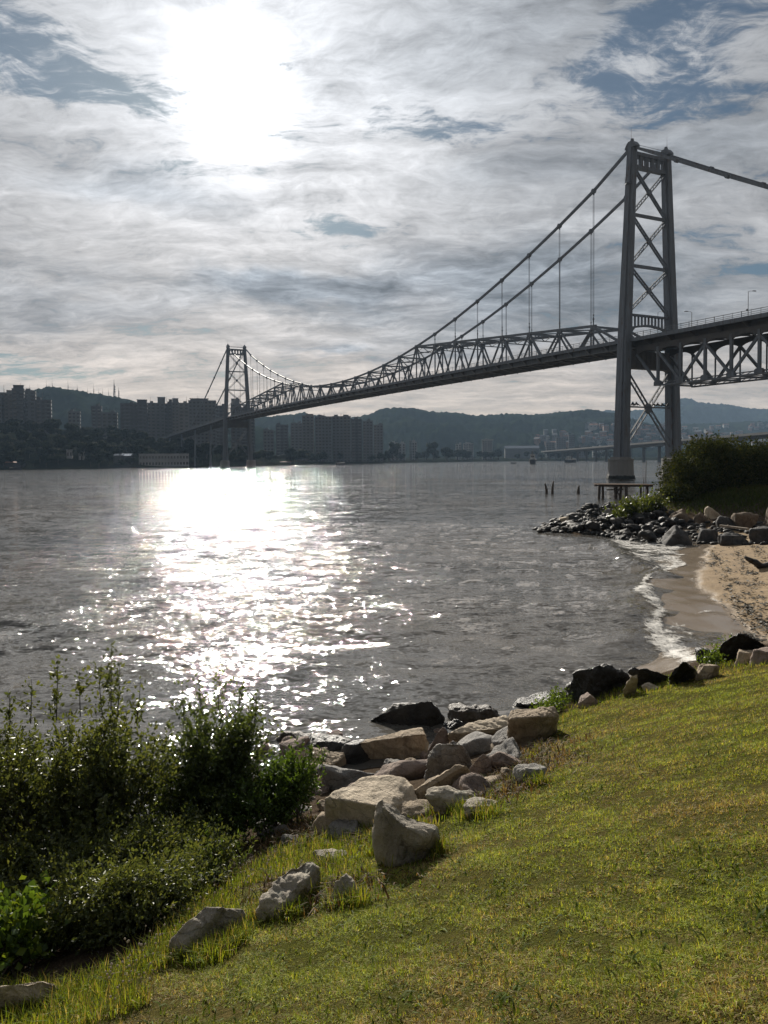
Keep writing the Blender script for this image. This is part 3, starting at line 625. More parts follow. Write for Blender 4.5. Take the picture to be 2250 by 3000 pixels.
for n in range(1, NP):
    z = top_z(n) - .15; zn = top_z(n + 1) - .15 if n < NP - 1 else 0; t = n * PL
    mb.beam(L(bz(t, -TW, z)), L(bz(t, TW, z)), .34, .5)
    if top_z(n) - deck_z(t) > 6.2:
        mb.beam(L(bz(t, -TW, z - 1.6)), L(bz(t, TW, z - 1.6)), .2, .25)
        for k in range(4): mb.beam(L(bz(t, -TW + k * TW / 2, z - (0 if k % 2 else 1.6))), L(bz(t, -TW + (k + 1) * TW / 2, z - (1.6 if k % 2 else 0))), .14, .18)
    if n < NP - 1:
        mb.beam(L(bz(t, -TW, z)), L(bz(t + PL, TW, zn)), .24, .26); mb.beam(L(bz(t, TW, z)), L(bz(t + PL, -TW, zn)), .24, .26)
mb.build('lateral_bracing', M['steel'], bridge)

# road deck: slab, stringers, floor beams with brackets, footway fascia
T0, T1 = -96.0, SPAN + 262.0
ts = sorted(set([T0 + 6.06 * k for k in range(int((T1 - T0) / 6.06) + 1)] + [0.0, SPAN]))
mb = MB(); fas = MB()
for t, u in zip(ts[:-1], ts[1:]):
    z, y = deck_z(t), deck_z(u)
    mb.hexa([L(bz(a, s, zz)) for zz0 in (-.45, 0) for a, s, zz in ((t, -6.6, z + zz0), (t, 6.6, z + zz0), (u, 6.6, y + zz0), (u, -6.6, y + zz0))])
mb.build('roadway', M['asphalt'], bridge)
for k in (-1, 1):
    mb = MB()
    for t, u in zip(ts[:-1], ts[1:]):
        z, y = deck_z(t), deck_z(u)
        mb.hexa([L(bz(a, s, zz)) for lo in (-.62, .16) for a, s, zz in ((t, k * 6.62, z + lo), (t, k * 6.95, z + lo), (u, k * 6.95, y + lo), (u, k * 6.62, y + lo))])
    mb.build('fascia_beam', M['steel'], bridge)
    mb = MB()
    for t, u in zip(ts[:-1], ts[1:]):
        z, y = deck_z(t), deck_z(u)
        for h_, th in ((1.15, .09), (.75, .06), (.4, .06)): mb.beam(L(bz(t, k * 6.8, z + h_)), L(bz(u, k * 6.8, y + h_)), .08, th)
        for q in range(3): 
            f_ = q / 3; mb.beam(L(bz(t + (u - t) * f_, k * 6.8, z + (y - z) * f_ + .1)), L(bz(t + (u - t) * f_, k * 6.8, z + (y - z) * f_ + 1.25)), .1 if q == 0 else .06, .1 if q == 0 else .06, up=AX)
    o = mb.build('railing', M['rail'], bridge)
mb = MB()
for t in ts:
    z = deck_z(t); big_ = True
    mb.prism([(-6.6, -.46), (6.6, -.46), (6.6, -.75), (TW, -1.5), (-TW, -1.5), (-6.6, -.75)], L(bz(t, 0, z)), AC, (0, 0, 1), AX, .3)
    pass
for t, u in zip(ts[:-1], ts[1:]):
    for s in (-4.4, -2.6, -.9, .9, 2.6, 4.4): mb.beam(L(bz(t, s, deck_z(t) - .95)), L(bz(u, s, deck_z(u) - .95)), .22, .9)
    mb.beam(L(bz(t, -TW, deck_z(t) - 1.6)), L(bz(u, TW, deck_z(u) - 1.6)), .22, .2)
    mb.beam(L(bz(t, TW, deck_z(t) - 1.6)), L(bz(u, -TW, deck_z(u) - 1.6)), .22, .2)
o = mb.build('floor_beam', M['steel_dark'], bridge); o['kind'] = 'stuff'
mb = MB()
for t in ts[1:-1]:                                                               # pale footway brackets under the near edge
    if 4 < t < SPAN - 4:
        z = deck_z(t)
        for k in (-1, 1): mb.beam(L(bz(t, k * 6.85, z - .5)), L(bz(t, k * 5.3, z - 1.75)), .16, .22, up=AX)
o = mb.build('bracket', M['rail'], bridge); o['kind'] = 'stuff'

# side span on this shore: deep trusses under the road with curved knees
for s in (-TW, TW):
    tr = empty('side_truss'); tr.parent = bridge
    zb = 20.0; HP = 6.06; N = 14
    node = lambda k, z: L(bz(-1.6 - HP * k, s, z))
    zt = 27.2
    mb = MB(); mb.beam(node(1, zb), node(N, zb), .6, .3); mb.beam(node(1, zb + .55), node(N, zb + .55), .6, .16)
    for k in range(1, N):
        for q in range(4): mb.beam(node(k + q / 4, zb), node(k + (q + 1) / 4, zb + .55), .1, .1)
    mb.build('bottom_chord', M['steel'], tr)
    for k in range(1, N + 1):
        thick = s < 0
        mb = MB(); mb.beam(node(k, zb), node(k, zt + 1), .55 if thick else .26, .5 if thick else .24, up=AC); mb.build('post', M['steel'], tr)
        if thick and k: mb = MB(); mb.prism([(-.9, -.1), (.9, -.1), (.9, .7), (.5, 1.0), (-.5, 1.0), (-.9, .7)], node(k, zb), AX, (0, 0, 1), AC, .7); mb.build('gusset', M['steel'], tr)
    for k in range(N):
        mb = MB()
        if k == 0: mb.beam(node(0, zt), node(1, zb + .4), .5, .46, up=AC)
        elif (k % 2 == 0): mb.beam(node(k, zb + .4), node(k + 1, zt), .5, .46, up=AC)
        else: mb.beam(node(k, zt), node(k + 1, zb + .4), .5, .46, up=AC)
        mb.build('diagonal', M['steel'], tr)
    mb = MB()                                                                    # plate with scalloped underside
    for k in range(N):
        P = [(0, 2.2), (0, -.2)] + [(HP * f, -.2 + 1.1 * math.sin(math.pi * f) ** .6) for f in np.linspace(.06, .94, 12)] + [(HP, -.2), (HP, 2.2)]
        pts = [(a, b_) for a, b_ in P]
        for (a0, b0), (a1, b1) in zip(pts[1:-2], pts[2:-1]):
            mb.hexa([node(k, 27.0) - AX * a + AC * (w_ * .15) + Vector((0, 0, z_)) for w_ in (-1, 1) for a, z_ in ((a0, b0), (a1, b1), (a1, 1.95), (a0, 1.95))])
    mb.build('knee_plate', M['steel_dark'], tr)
mb = MB()
for k in range(1, 15):
    o = -1.6 - 6.06 * k
    mb.beam(L(bz(o, -TW, 20.2)), L(bz(o, TW, 20.2)), .3, .35)
    if k < 14: mb.beam(L(bz(o, -TW, 20.2)), L(bz(o - 6.06, TW, 20.2)), .16, .2)
mb.build('bottom_bracing', M['steel'], bridge)
for t in (-46.0, -90.0):                                                          # trestle legs of the viaduct on the shore
    for s in (-TW, TW):
        mb = MB(); b0 = bz(t, s * 1.15, 0); gzv = max(g1(b0.x, b0.y), -3)
        mb.beam(L(bz(t, s * 1.15, gzv - .5)), L(bz(t, s, 20)), .9, .9); mb.build('trestle_leg', M['steel'], bridge)
for t in np.arange(SPAN + 44, T1 - 10, 44):                                      # and on the far shore
    for s in (-TW, TW):
        mb = MB(); mb.beam(L(bz(float(t), s * 1.15, 0)), L(bz(float(t), s, deck_z(float(t)) - 1.2)), .9, .9); mb.build('trestle_leg', M['steel'], bridge)

# road lamps on the bridge: slim poles with one arm
def make_lamp(h):
    r_ = empty('street_lamp'); mb = MB(); mb.tube((0, 0, 0), (0, 0, h), .09, .055, 8); mb.box((0, 0, .15), (.3, .3, .3)); mb.build('pole', M['rail'], r_)
    mb = MB(); mb.path([(0, 0, h - .1), (.25, 0, h + .12), (1.0, 0, h + .18)], .045, 6); mb.build('arm', M['rail'], r_)
    mb = MB(); mb.prism([(-.45, 0), (.4, -.03), (.45, .06), (.2, .14), (-.4, .12)], (1.35, 0, h + .13), (1, 0, 0), (0, 0, 1), (0, 1, 0), .26); mb.build('lamp_head', M['hull_dark'], r_)
    return r_
proto = None
for t, s, h, lab in ((-20.4, 6.55, 7.8, 'tallest street lamp on the side span, with a small box halfway up its pole'), (-6.2, 6.55, 6.0, 'shorter street lamp on the bridge deck just past the great tower'), (3.5, 6.55, 7.6, 'slim street lamp pole seen between the two legs of the great tower')):
    lp = make_lamp(h); p = bz(t, s, deck_z(t)); lp.location = p; lp.rotation_euler = (0, 0, 0.2 if h > 7.7 else math.pi + .2 if h < 7 else 0.2)
    tag(lp, lab, 'street lamp', 'street lamps on the bridge')
    if h > 7.7: mb = MB(); mb.box((-.2, 0, h * .52), (.32, .25, .4)); mb.build('control_box', M['rail'], lp)
# birds lined up on the low strut of the near tower
bird_me = None
for i in range(11):
    if bird_me is None:
        mb = MB(); rings = [(-.2, .02, .0), (-.1, .09, .02), (.04, .13, .06), (.14, .1, .15), (.17, .05, .24), (.2, .06, .31), (.26, .05, .33), (.34, .01, .32)]
        mb.path([(a, 0, c + .22) for a, r_, c in rings], [r_ for a, r_, c in rings], 8)
        mb.path([(-.16, 0, .22), (-.34, 0, .12), (-.46, 0, .06)], [.06, .05, .015], 6)
        for k in (-1, 1): mb.tube((.05, k * .05, .0), (.05, k * .05, .2), .012, n=4)
        bird_me = mb.mesh('bird', M['hull_dark'], True)
    s = (-6.0, -4.9, -4.4, -3.9, -3.2, 2.0, 2.6, 3.3, 4.1, 4.7, 5.9)[i]
    o = link('bird', bird_me, None, bz(0, s, 16.06)); o.rotation_euler = (0, 0, random.uniform(0, 6.28)); o.scale = (1.7,) * 3
    tag(o, 'small dark bird perched on the low crossbar of the great tower', 'bird', 'birds perched on the tower crossbar')
# ------------------------------------------------------------------ boulders
def ico(sub):
    bm = bmesh.new(); bmesh.ops.create_icosphere(bm, subdivisions=sub, radius=1)
    V = np.array([v.co for v in bm.verts]); Fc = np.array([[v.index for v in f.verts] for f in bm.faces]); bm.free(); return V, Fc
ICO = {k: ico(k) for k in (3, 4, 5)}
def fbm(P, sc, seed, octv=4):
    o = Vector((seed * 3.7, seed * 1.9, seed * 5.3)); return np.array([noise.fractal(Vector(p) * sc + o, 0.9, 2.1, octv) for p in P])
def rock_mesh(name, seed, dims, mat, sub=5, rough=.05, nplanes=13, cuts=(), tilt=(0, 0, 0), rnd=.0):
    V, Fc = ICO[sub]; rg = np.random.default_rng(seed)
    N = rg.normal(size=(nplanes, 3)); N /= np.linalg.norm(N, axis=1)[:, None]; Dd = rg.uniform(.58, .92, nplanes)
    for c in cuts:
        n = np.array(c[:3], float); N = np.vstack([N, n / np.linalg.norm(n)]); Dd = np.append(Dd, c[3])
    dots = V @ N.T; r = np.where(dots > .05, Dd / np.maximum(dots, .05), 9)
    k = 55.0 * (1 - rnd); rr = -np.log(np.exp(-k * r).sum(1) + np.exp(-k * 1.15)) / k          # nearly flat faces with softened arrises
    rr = np.clip(rr, .2, 1.15)
    P = V * rr[:, None]
    P = (P - P.min(0)) / (P.max(0) - P.min(0)) - .5
    P = P * np.array(dims)
    sc = 1.0 / max(dims); d = fbm(P, 2.2 * sc, seed, 5) * rough * 1.3 + np.abs(fbm(P, 6 * sc, seed + 9, 3)) * -rough * .5
    P = P + V * (d * max(dims) * .8)[:, None]
    Mx = (Matrix.Rotation(tilt[2], 3, 'Z') @ Matrix.Rotation(tilt[1], 3, 'Y') @ Matrix.Rotation(tilt[0], 3, 'X'))
    P = P @ np.array(Mx).T
    return np_mesh(name, P, Fc, mat, True)
def rock(x0, x1, y0, y1, mat, label, seed, depth=.8, tilt=(0, 0, 0), cuts=(), rough=.05, sub=5, cat='boulder', name='boulder', sink=.6, rnd=0.0, nplanes=13, group=None, zoff=0.0):
    """a boulder whose outline covers that box of the photograph, standing on the shore there"""
    p = hit((x0 + x1) / 2, y1, True, 1.5)
    k = p.y / F; wd = (x1 - x0) * k; dp = wd * depth
    sl_ = (HC - p.z) / p.y; ap = (y1 - y0) * k                       # apparent height = h cos + depth sin
    h = max((ap - dp * sl_ * .75), wd * .2); wd *= 1.24 if y1 > 1700 else .95; h *= 1.18 if y1 > 1700 else 1.0
    hs = h * (1 + sink)
    me = rock_mesh(name, seed, (wd, dp, hs), mat, sub, rough, nplanes, cuts, tilt, rnd)
    o = link(name, me, None, (p.x * (1 + dp / 2 / p.y), p.y + dp * .5, p.z + h / 2 - hs * sink / 2 + zoff))
    tag(o, label, cat, group); return o
def tri_subdivide(V, T, n):
    for _ in range(n):
        E = {}; V = list(map(tuple, V)); out = []
        def mid(a, b):
            k = (a, b) if a < b else (b, a)
            if k not in E: E[k] = len(V); V.append(tuple((np.array(V[a]) + np.array(V[b])) / 2))
            return E[k]
        for a, b, c in T:
            x, y, z = mid(a, b), mid(b, c), mid(c, a); out += [(a, x, z), (x, b, y), (z, y, c), (x, y, z)]
        T = out
    return np.array(V), np.array(T)
def hull_rock(pts, mat, label, seed, rough=.03, cat='boulder', name='boulder', sub=None, soft=3):
    """an angular boulder: the convex hull of corner points (pixel seen, height above its foot), broken up by noise"""
    fx = sum(p[0] for p in pts) / len(pts); fy = max(p[1] for p in pts); foot = hit(fx, fy, True, 1.5); W = []
    for px, py, z in pts:
        a, b, c = ray(px, py); t = (foot.z + z - HC) / c; W.append(Vector((a * t, b * t, foot.z + z)) - foot)
    for w_ in [x for x in W if x.z < .08]: W.append(Vector((w_.x * .96, w_.y * .96, -.35)))        # buried foot
    bm = bmesh.new()
    for w_ in W: bm.verts.new(w_)
    r_ = bmesh.ops.convex_hull(bm, input=bm.verts); bmesh.ops.delete(bm, geom=list({g for g in list(r_['geom_interior']) + list(r_['geom_unused']) if isinstance(g, bmesh.types.BMVert)}), context='VERTS')
    bmesh.ops.triangulate(bm, faces=bm.faces); bmesh.ops.recalc_face_normals(bm, faces=bm.faces); bm.verts.index_update()
    V = np.array([v.co for v in bm.verts]); T = [tuple(v.index for v in f.verts) for f in bm.faces]; bm.free()
    V, T = tri_subdivide(V, T, sub or (5 if len(T) < 24 else 4))
    e = np.concatenate([T[:, [0, 1]], T[:, [1, 2]], T[:, [2, 0]]]); cnt = np.bincount(e[:, 0], minlength=len(V))[:, None]
    for _ in range(soft):
        acc = np.stack([np.bincount(e[:, 0], weights=V[e[:, 1], i], minlength=len(V)) for i in range(3)], 1); V = V * .4 + .6 * acc / cnt
    fn = np.cross(V[T[:, 1]] - V[T[:, 0]], V[T[:, 2]] - V[T[:, 0]]); vn = np.zeros_like(V)
    for i in range(3): np.add.at(vn, T[:, i], fn)
    vn /= np.linalg.norm(vn, axis=1)[:, None] + 1e-9
    sz = float((V.max(0) - V.min(0)).max()); rough *= 1.35; d = fbm(V, 2.6 / sz, seed, 6) * rough * sz - np.abs(fbm(V, 9 / sz, seed + 5, 3)) * rough * .45 * sz
    d -= np.clip(np.sin(V @ np.array([.5, .35, 1.0]) * 26 / sz + 3 * fbm(V, 3 / sz, seed + 8, 2)) - .75, 0, 1) * rough * sz * .8          # bedding cracks
    o = link(name, np_mesh(name, V + vn * d[:, None], T, mat, True), None, foot); tag(o, label, cat); return o
HR = [
 ([(1082, 2106, .05), (1110, 2090, .15), (1155, 2066, .3), (1250, 2049, .5), (1264, 2052, .48), (1288, 2085, .3), (1303, 2103, .1), (1300, 2125, -.1), (1240, 2140, -.1), (1120, 2126, -.1), (1085, 2114, -.1), (1260, 2078, -.1), (1130, 2088, -.1)], 'rock_wet', 'black wet wedge-shaped boulder standing in the water beside the sun glitter', 11, .035),
 ([(1035, 2180, .3), (1120, 2167, .36), (1205, 2154, .42), (1250, 2149, .42), (1070, 2166, .3), (1236, 2131, .42), (1110, 2158, .36), (1014, 2228, -.1), (1140, 2240, -.1), (1247, 2226, -.05), (1260, 2176, .1), (1012, 2190, .2)], 'rock_tan', 'long tan boulder with a sunlit sloping top, next to the water', 17, .025),
 ([(952, 2338, .25), (985, 2312, .28), (1060, 2280, .3), (1120, 2267, .32), (1185, 2274, .32), (1212, 2298, .28), (1232, 2355, .18), (1130, 2366, .25), (1070, 2352, .26), (1010, 2345, .26), (945, 2372, 0), (1010, 2405, 0), (1080, 2425, 0), (1180, 2410, 0), (1236, 2378, 0)], 'rock_pale', 'largest flat slab with a broad sunlit cracked top and a shaded front', 29, .022),
 ([(1203, 2320, .16), (1232, 2325, .16), (1338, 2240, .42), (1364, 2242, .43), (1386, 2262, .34), (1395, 2308, 0), (1280, 2325, 0), (1235, 2345, 0), (1210, 2345, 0), (1250, 2285, .22)], 'rock_tan', 'tongue-shaped slab rising to a sunlit edge over the large flat slab', 27, .02),
 ([(1325, 2170, .5), (1290, 2182, .42), (1346, 2178, .48), (1376, 2206, .35), (1248, 2236, .2), (1248, 2282, -.05), (1388, 2290, -.05), (1388, 2240, .2), (1262, 2205, .3)], 'rock_grey', 'dark grey jagged boulder at the heart of the pile', 26, .04),
 ([(1244, 2218, .05), (1260, 2190, .2), (1283, 2142, .42), (1298, 2126, .46), (1314, 2140, .4), (1318, 2170, .2), (1300, 2205, 0), (1262, 2226, 0)], 'rock_pink', 'pinkish leaning slab against the end of the long tan boulder', 21, .03),
 ([(1312, 2148, .25), (1345, 2130, .3), (1410, 2109, .33), (1482, 2097, .34), (1494, 2114, .3), (1480, 2134, .28), (1420, 2138, .28), (1350, 2148, .25), (1315, 2172, -.1), (1400, 2178, -.1), (1485, 2172, -.1)], 'rock_pale', 'long pale slab with a sunlit flat top near the waterline', 22, .025),
 ([(1498, 2080, .45), (1560, 2072, .47), (1622, 2070, .45), (1634, 2090, .4), (1490, 2108, .4), (1570, 2100, .44), (1628, 2100, .38), (1488, 2170, -.05), (1575, 2176, -.05), (1625, 2130, .0)], 'rock_tan', 'large pale boulder with a sunlit top touching the lawn edge', 25, .03),
 ([(1115, 2333, .46), (1160, 2362, .41), (1218, 2394, .34), (1284, 2428, .27), (1279, 2440, .27), (1240, 2455, .285), (1099, 2362, .36), (1093, 2402, .27), (1103, 2470, .04), (1148, 2526, -.04), (1262, 2518, -.04), (1298, 2486, 0), (1130, 2372, .44), (1172, 2418, .36)], 'rock_lichen', 'tall pointed rock with a rough sunlit face standing in the grass', 34, .035),
 ([(858, 2194, .15), (900, 2190, .2), (1005, 2203, .2), (1012, 2215, .15), (985, 2236, .12), (960, 2252, .05), (865, 2255, -.1), (960, 2268, -.1), (1015, 2245, -.1)], 'rock_tan', 'flat tan slab half hidden behind the shrub', 18, .03),
 ([(492, 2760, .06), (545, 2700, .16), (600, 2650, .24), (650, 2655, .24), (716, 2664, .14), (690, 2700, .12), (600, 2712, .17), (540, 2775, .06), (492, 2795, -.08), (600, 2790, -.08), (712, 2720, -.06)], 'rock_lichen', 'half-buried grey boulder at the foot of the shrubs', 38, .03),
 ([(-60, 2905, .16), (30, 2886, .2), (128, 2872, .2), (160, 2880, .17), (195, 2908, .08), (130, 2932, .1), (75, 2928, .12), (-60, 2965, -.1), (90, 2965, -.1), (204, 2938, -.1)], 'rock_pale', 'cream flat-topped stone at the lawn edge under the dark shrub', 39, .025),
 ([(752, 2672, .02), (775, 2630, .1), (815, 2565, .17), (850, 2530, .2), (905, 2512, .16), (935, 2530, .12), (880, 2590, .16), (830, 2650, .1), (800, 2690, -.05), (900, 2660, -.05), (940, 2575, -.05)], 'rock_lichen', 'rough lichen-covered outcrop lying in the grass below the shrub', 35, .055),
 ([(1663, 2000, .1), (1680, 1972, .3), (1750, 1948, .5), (1775, 1945, .5), (1800, 1965, .42), (1846, 1985, .25), (1845, 2030, -.1), (1760, 2055, -.1), (1680, 2035, -.1), (1664, 2015, -.1)], 'rock_wet', 'largest black boulder at the end of the surf', 42, .05),
 ([(2105, 1905, .1), (2120, 1880, .3), (2160, 1855, .5), (2185, 1856, .5), (2250, 1895, .2), (2258, 1910, .1), (2250, 1930, -.1), (2160, 1932, -.1), (2108, 1922, -.1)], 'rock_wet', 'broad black wedge-shaped boulder on the beach side of the lawn', 49, .035),
 ([(1844, 1966, .25), (1850, 1954, .3), (1900, 1960, .3), (1972, 1984, .15), (1970, 2004, -.1), (1890, 2012, -.1), (1846, 2000, -.1)], 'rock_wet', 'dark flat ledge beside the largest black boulder', 43, .04),
 ([(1960, 1985, .1), (2000, 1938, .42), (2012, 1938, .42), (2038, 1958, .25), (2030, 1985, -.1), (1965, 1996, -.1)], 'rock_wet', 'black tilted slab next to the foam', 45, .04),
 ([(1824, 2022, .1), (1850, 1980, .35), (1866, 1977, .36), (1870, 1990, .3), (1835, 2034, -.05), (1862, 2034, -.05)], 'rock_pale', 'pale tilted slab leaning on the dark ledge', 44, .025),
]
for h_ in HR: hull_rock(h_[0], M[h_[1]], *h_[2:])
TOP = lambda d=.5: (0, 0, 1, d)
M['rock_bank'] = rock_mat('brown_bank_granite', ((0.2, 0.15, 0.105), (0.12, 0.092, 0.07), (0.24, 0.19, 0.135)), 0.85, 0.2)
M['rock_bank_grey'] = rock_mat('dark_bank_granite', ((0.085, 0.082, 0.08), (0.05, 0.05, 0.052), (0.11, 0.1, 0.09)), 0.8, 0.25)
rt, rg_, rp, rl, rw, rwd, rpa = (M[k] for k in ('rock_tan', 'rock_grey', 'rock_pink', 'rock_lichen', 'rock_wet', 'rock_weed', 'rock_pale'))
BO = [
 (1325, 1460, 2054, 2122, rwd, 'brown weed-covered boulder in the water behind the pale slabs', 12, .9, (0, 0, 0), [TOP(.6)], .11),
 (1305, 1352, 2104, 2138, rw, 'small black stone in the water between the black wedge and the brown weedy boulder', 13, .8, (0, 0, 0), (), .1),
 (905, 1020, 2150, 2205, rw, 'low dark ledge at the waterline behind the tan slab', 14, .8, (0, 0, 0), [TOP(.45)], .06),
 (808, 925, 2135, 2185, rwd, 'dark seaweed-covered rock at the waterline behind the shrub', 15, .8, (0, 0, 0), (), .14),
 (1005, 1090, 2158, 2240, rw, 'dark shaded block under the end of the long tan boulder', 16, .9, (0, 0, 0), [TOP(.6)], .05),
 (945, 1100, 2215, 2310, rg_, 'rounded grey-brown boulder beside the shrub and above the large flat slab', 19, .7, (0, 0, 0), [(.2, .3, .9, .55)], .05),
 (1100, 1262, 2205, 2290, rp, 'rounded brown boulder with a striped face under the long tan boulder', 20, .7, (0, 0, 0), (), .045, .5),
 (1340, 1464, 2134, 2212, rg_, 'smooth rounded grey boulder in the middle of the pile', 23, .8, (0, 0, 0), (), .025, .6),
 (1453, 1566, 2110, 2190, rg_, 'dark blue-grey peaked boulder at the lawn side of the pile', 24, .8, (0, 0, 0), [(-.7, -.2, .6, .5), (.7, -.2, .6, .55)], .035),
 (1383, 1440, 2200, 2285, rp, 'square pale brown block between the jagged boulder and the brown weeds', 28, .8, (0, 0, 0), (), .02),
 (1262, 1405, 2298, 2380, rl, 'dark grey mottled boulder beside the lawn behind the pointed rock', 30, .7, (0, 0, 0), [TOP(.6)], .08),
 (1426, 1525, 2184, 2262, rp, 'pinkish rounded boulder set in the grass slope', 31, .9, (0, 0, 0), (), .05, .4),
 (1512, 1592, 2235, 2300, rg_, 'small dark stone among brown weeds on the slope', 32, .9, (0, 0, 0), [TOP(.5)], .07),
 (1362, 1450, 2338, 2392, rl, 'small pinkish flat stone sunk in the lawn', 33, .9, (0, 0, 0), [TOP(.4)], .09),
 (922, 1015, 2492, 2540, rl, 'small flat stone behind the lichen-covered outcrop', 36, .8, (0, 0, 0), [TOP(.5)], .06),
 (982, 1062, 2550, 2650, rl, 'upright grey-green stone in the grass in front of the pointed rock', 37, .7, (0, .15, 0), [(.5, 0, .7, .5)], .09),
 (1515, 1640, 2034, 2086, rw, 'flat wet slab shining in the sun at the waterline', 40, .8, (0, -.1, 0), [TOP(.35)], .08),
 (1588, 1680, 2018, 2062, rw, 'thin black ridge of rock behind the shining wet slab', 41, .6, (0, 0, 0), (), .09),
 (1980, 2030, 1953, 1992, rl, 'pale greenish stone wedged between black slabs', 46, .8, (0, 0, 0), (), .07),
 (2042, 2104, 1940, 1990, rt, 'tan stone at the lawn crest below the wet shining rock', 47, .8, (0, 0, 0), [TOP(.55)], .05),
 (2044, 2110, 1894, 1950, rw, 'wet dark rock with a white shine at the foot of the beach', 48, .8, (0, 0, 0), [TOP(.5)], .12),
 (2158, 2228, 1902, 1946, rt, 'tan boulder in front of the broad black wedge', 50, .8, (0, 0, 0), [TOP(.5)], .05),
 (2205, 2300, 1896, 1944, rp, 'brown boulder at the frame end of the lawn crest', 51, .8, (0, 0, 0), [TOP(.55)], .05),
 (1698, 1760, 2024, 2070, rp, 'brown triangular stone between the black boulder and the lawn', 52, .8, (0, 0, 0), [(-.6, 0, .7, .45), (.6, 0, .7, .5)], .05),
 (1885, 1932, 1996, 2024, rpa, 'small pale stone on the lawn crest under the dark ledge', 53, .8, (0, 0, 0), (), .05),
 (1935, 2030, 1472, 1536, M['rock_bank'], 'peaked boulder with a sunlit edge below the large green bush', 54, .8, (0, .25, 0), [(-.75, 0, .6, .4), (.6, -.3, .5, .5)], .09),
 (1922, 2032, 1518, 1602, M['rock_bank_grey'], 'big dark boulder at the inner end of the stone spit', 55, .8, (0, 0, 0), [(-.6, 0, .65, .42), (.4, -.4, .8, .55)], .09),
 (2030, 2072, 1494, 1530, M['rock_bank'], 'brown boulder next to the peaked boulder under the bush', 56, .8, (0, 0, 0), (), .09),
 (2066, 2118, 1472, 1522, rpa, 'light tan peaked boulder in the rock bank below the grass', 57, .8, (0, -.2, 0), [(.5, 0, .7, .4)], .09),
 (2098, 2148, 1502, 1552, M['rock_bank_grey'], 'grey boulder in the rock bank between two tan ones', 58, .9, (0, 0, 0), (), .09),
 (2143, 2222, 1492, 1552, M['rock_bank'], 'square tan boulder in the rock bank above the beach', 59, .8, (0, 0, 0), [TOP(.6), (0, -1, 0, .6), (-1, 0, 0, .6)], .09),
 (2215, 2290, 1464, 1550, M['rock_bank'], 'tall tan boulder in the rock bank above the white stone', 60, .8, (0, -.1, 0), [(-.7, 0, .5, .45)], .09),
 (2184, 2210, 1514, 1542, M['rock_white'], 'small white rounded stone in the rock bank', 61, .8, (0, 0, 0), (), .03, .6),
 (2186, 2290, 1534, 1592, M['rock_bank_grey'], 'wide dark boulder under the white stone at the top of the beach', 62, .7, (0, 0, 0), [TOP(.55)], .09),
 (2040, 2110, 1540, 1592, M['rock_bank_grey'], 'dark low boulder at the top of the beach behind the grey plank', 63, .8, (0, 0, 0), [TOP(.5)], .09),
 (2100, 2200, 1556, 1598, M['rock_bank_grey'], 'dark flat boulder under the grey plank', 64, .7, (0, 0, 0), [TOP(.45)], .09),
 (2014, 2030, 1562, 1592, rl, 'narrow upright stone standing at the foot of the big dark boulder', 65, .7, (0, 0, 0), (), .04),
 (1760, 1798, 1484, 1516, rg_, 'round-backed dark boulder on the crest of the stone spit', 66, .9, (0, 0, 0), (), .04, .5),
 (1640, 1676, 1510, 1534, rpa, 'pale flat stone shining near the tip of the stone spit', 67, .8, (0, -.2, 0), [TOP(.4)], .04),
]
for b_ in BO:
    x0, x1, y0, y1, mt, lab, sd, dp, tl, cu, ro = b_[:11]; rnd = b_[11] if len(b_) > 11 else 0.0
    big_ = (y1 > 1700); sm = x1 - x0 < 100
    rock(x0, x1, y0, y1, mt, lab, sd, dp, tl, cu, ro, 5 if big_ and not (y1 < 2030 and sm) else 4, 'stone' if sm else 'boulder', 'stone' if sm else 'boulder', rnd=rnd)

# the spit: many small dark stones, each its own object
smesh = [rock_mesh('spit_stone', 200 + i, (1, .85, .62), M['rock_spit'] if i % 4 else M['rock_wet'], 3, .07, 10) for i in range(7)]
poly = [(1552, 1556), (1600, 1533), (1650, 1512), (1720, 1494), (1790, 1486), (1870, 1492), (1950, 1500), (2000, 1540), (2000, 1604), (1930, 1594), (1830, 1588), (1770, 1572), (1690, 1562), (1600, 1562)]
def inside(x, y, P):
    c = False
    for (ax, ay), (bx, by) in zip(P, P[1:] + P[:1]):
        if (ay > y) != (by > y) and x < (bx - ax) * (y - ay) / (by - ay) + ax: c = not c
    return c
rs = random.Random(5); n_ = 0
while n_ < 225:
    px, py = rs.uniform(1545, 2005), rs.uniform(1486, 1604)
    if not inside(px, py, poly): continue
    p = hit(px, py, True, 20); sz = rs.choice((.32, .42, .5, .6, .85)) * rs.uniform(.8, 1.2) * (0.8 if px < 1640 else 1.05)
    lift = .35 * min(1, (px - 1545) / 200) * rs.random()
    o = link('stone', rs.choice(smesh), None, (p.x, p.y, p.z + sz * .12 + lift)); o.scale = (sz * rs.uniform(.8, 1.3), sz, sz * rs.uniform(.7, 1.1)); o.rotation_euler = (rs.uniform(-.5, .5), rs.uniform(-.5, .5), rs.uniform(0, 6.28))
    tag(o, 'small dark wet stone piled on the low rock spit beyond the beach', 'stone', 'stones of the rock spit'); n_ += 1
V, Fc = [], []                                                       # the small pieces between them
v0, f0 = ICO[3]; v1, f1 = ico(1); vs = []; fs = []
for i in range(900):
    while True:
        px, py = rs.uniform(1545, 2250), rs.uniform(1486, 1606)
        if inside(px, py, poly) or (px > 1960 and 1530 < py < 1598 and rs.random() < .6): break
    p = hit(px, py, True, 20); sz = rs.uniform(.08, .22); q = v1 * (sz * np.array([rs.uniform(.8, 1.4), 1, .7])) * RNG.uniform(.75, 1.2, (len(v1), 1))
    fs.append(f1 + len(vs) * len(v1)); vs.append(q + np.array([p.x, p.y, p.z + sz * .3]))
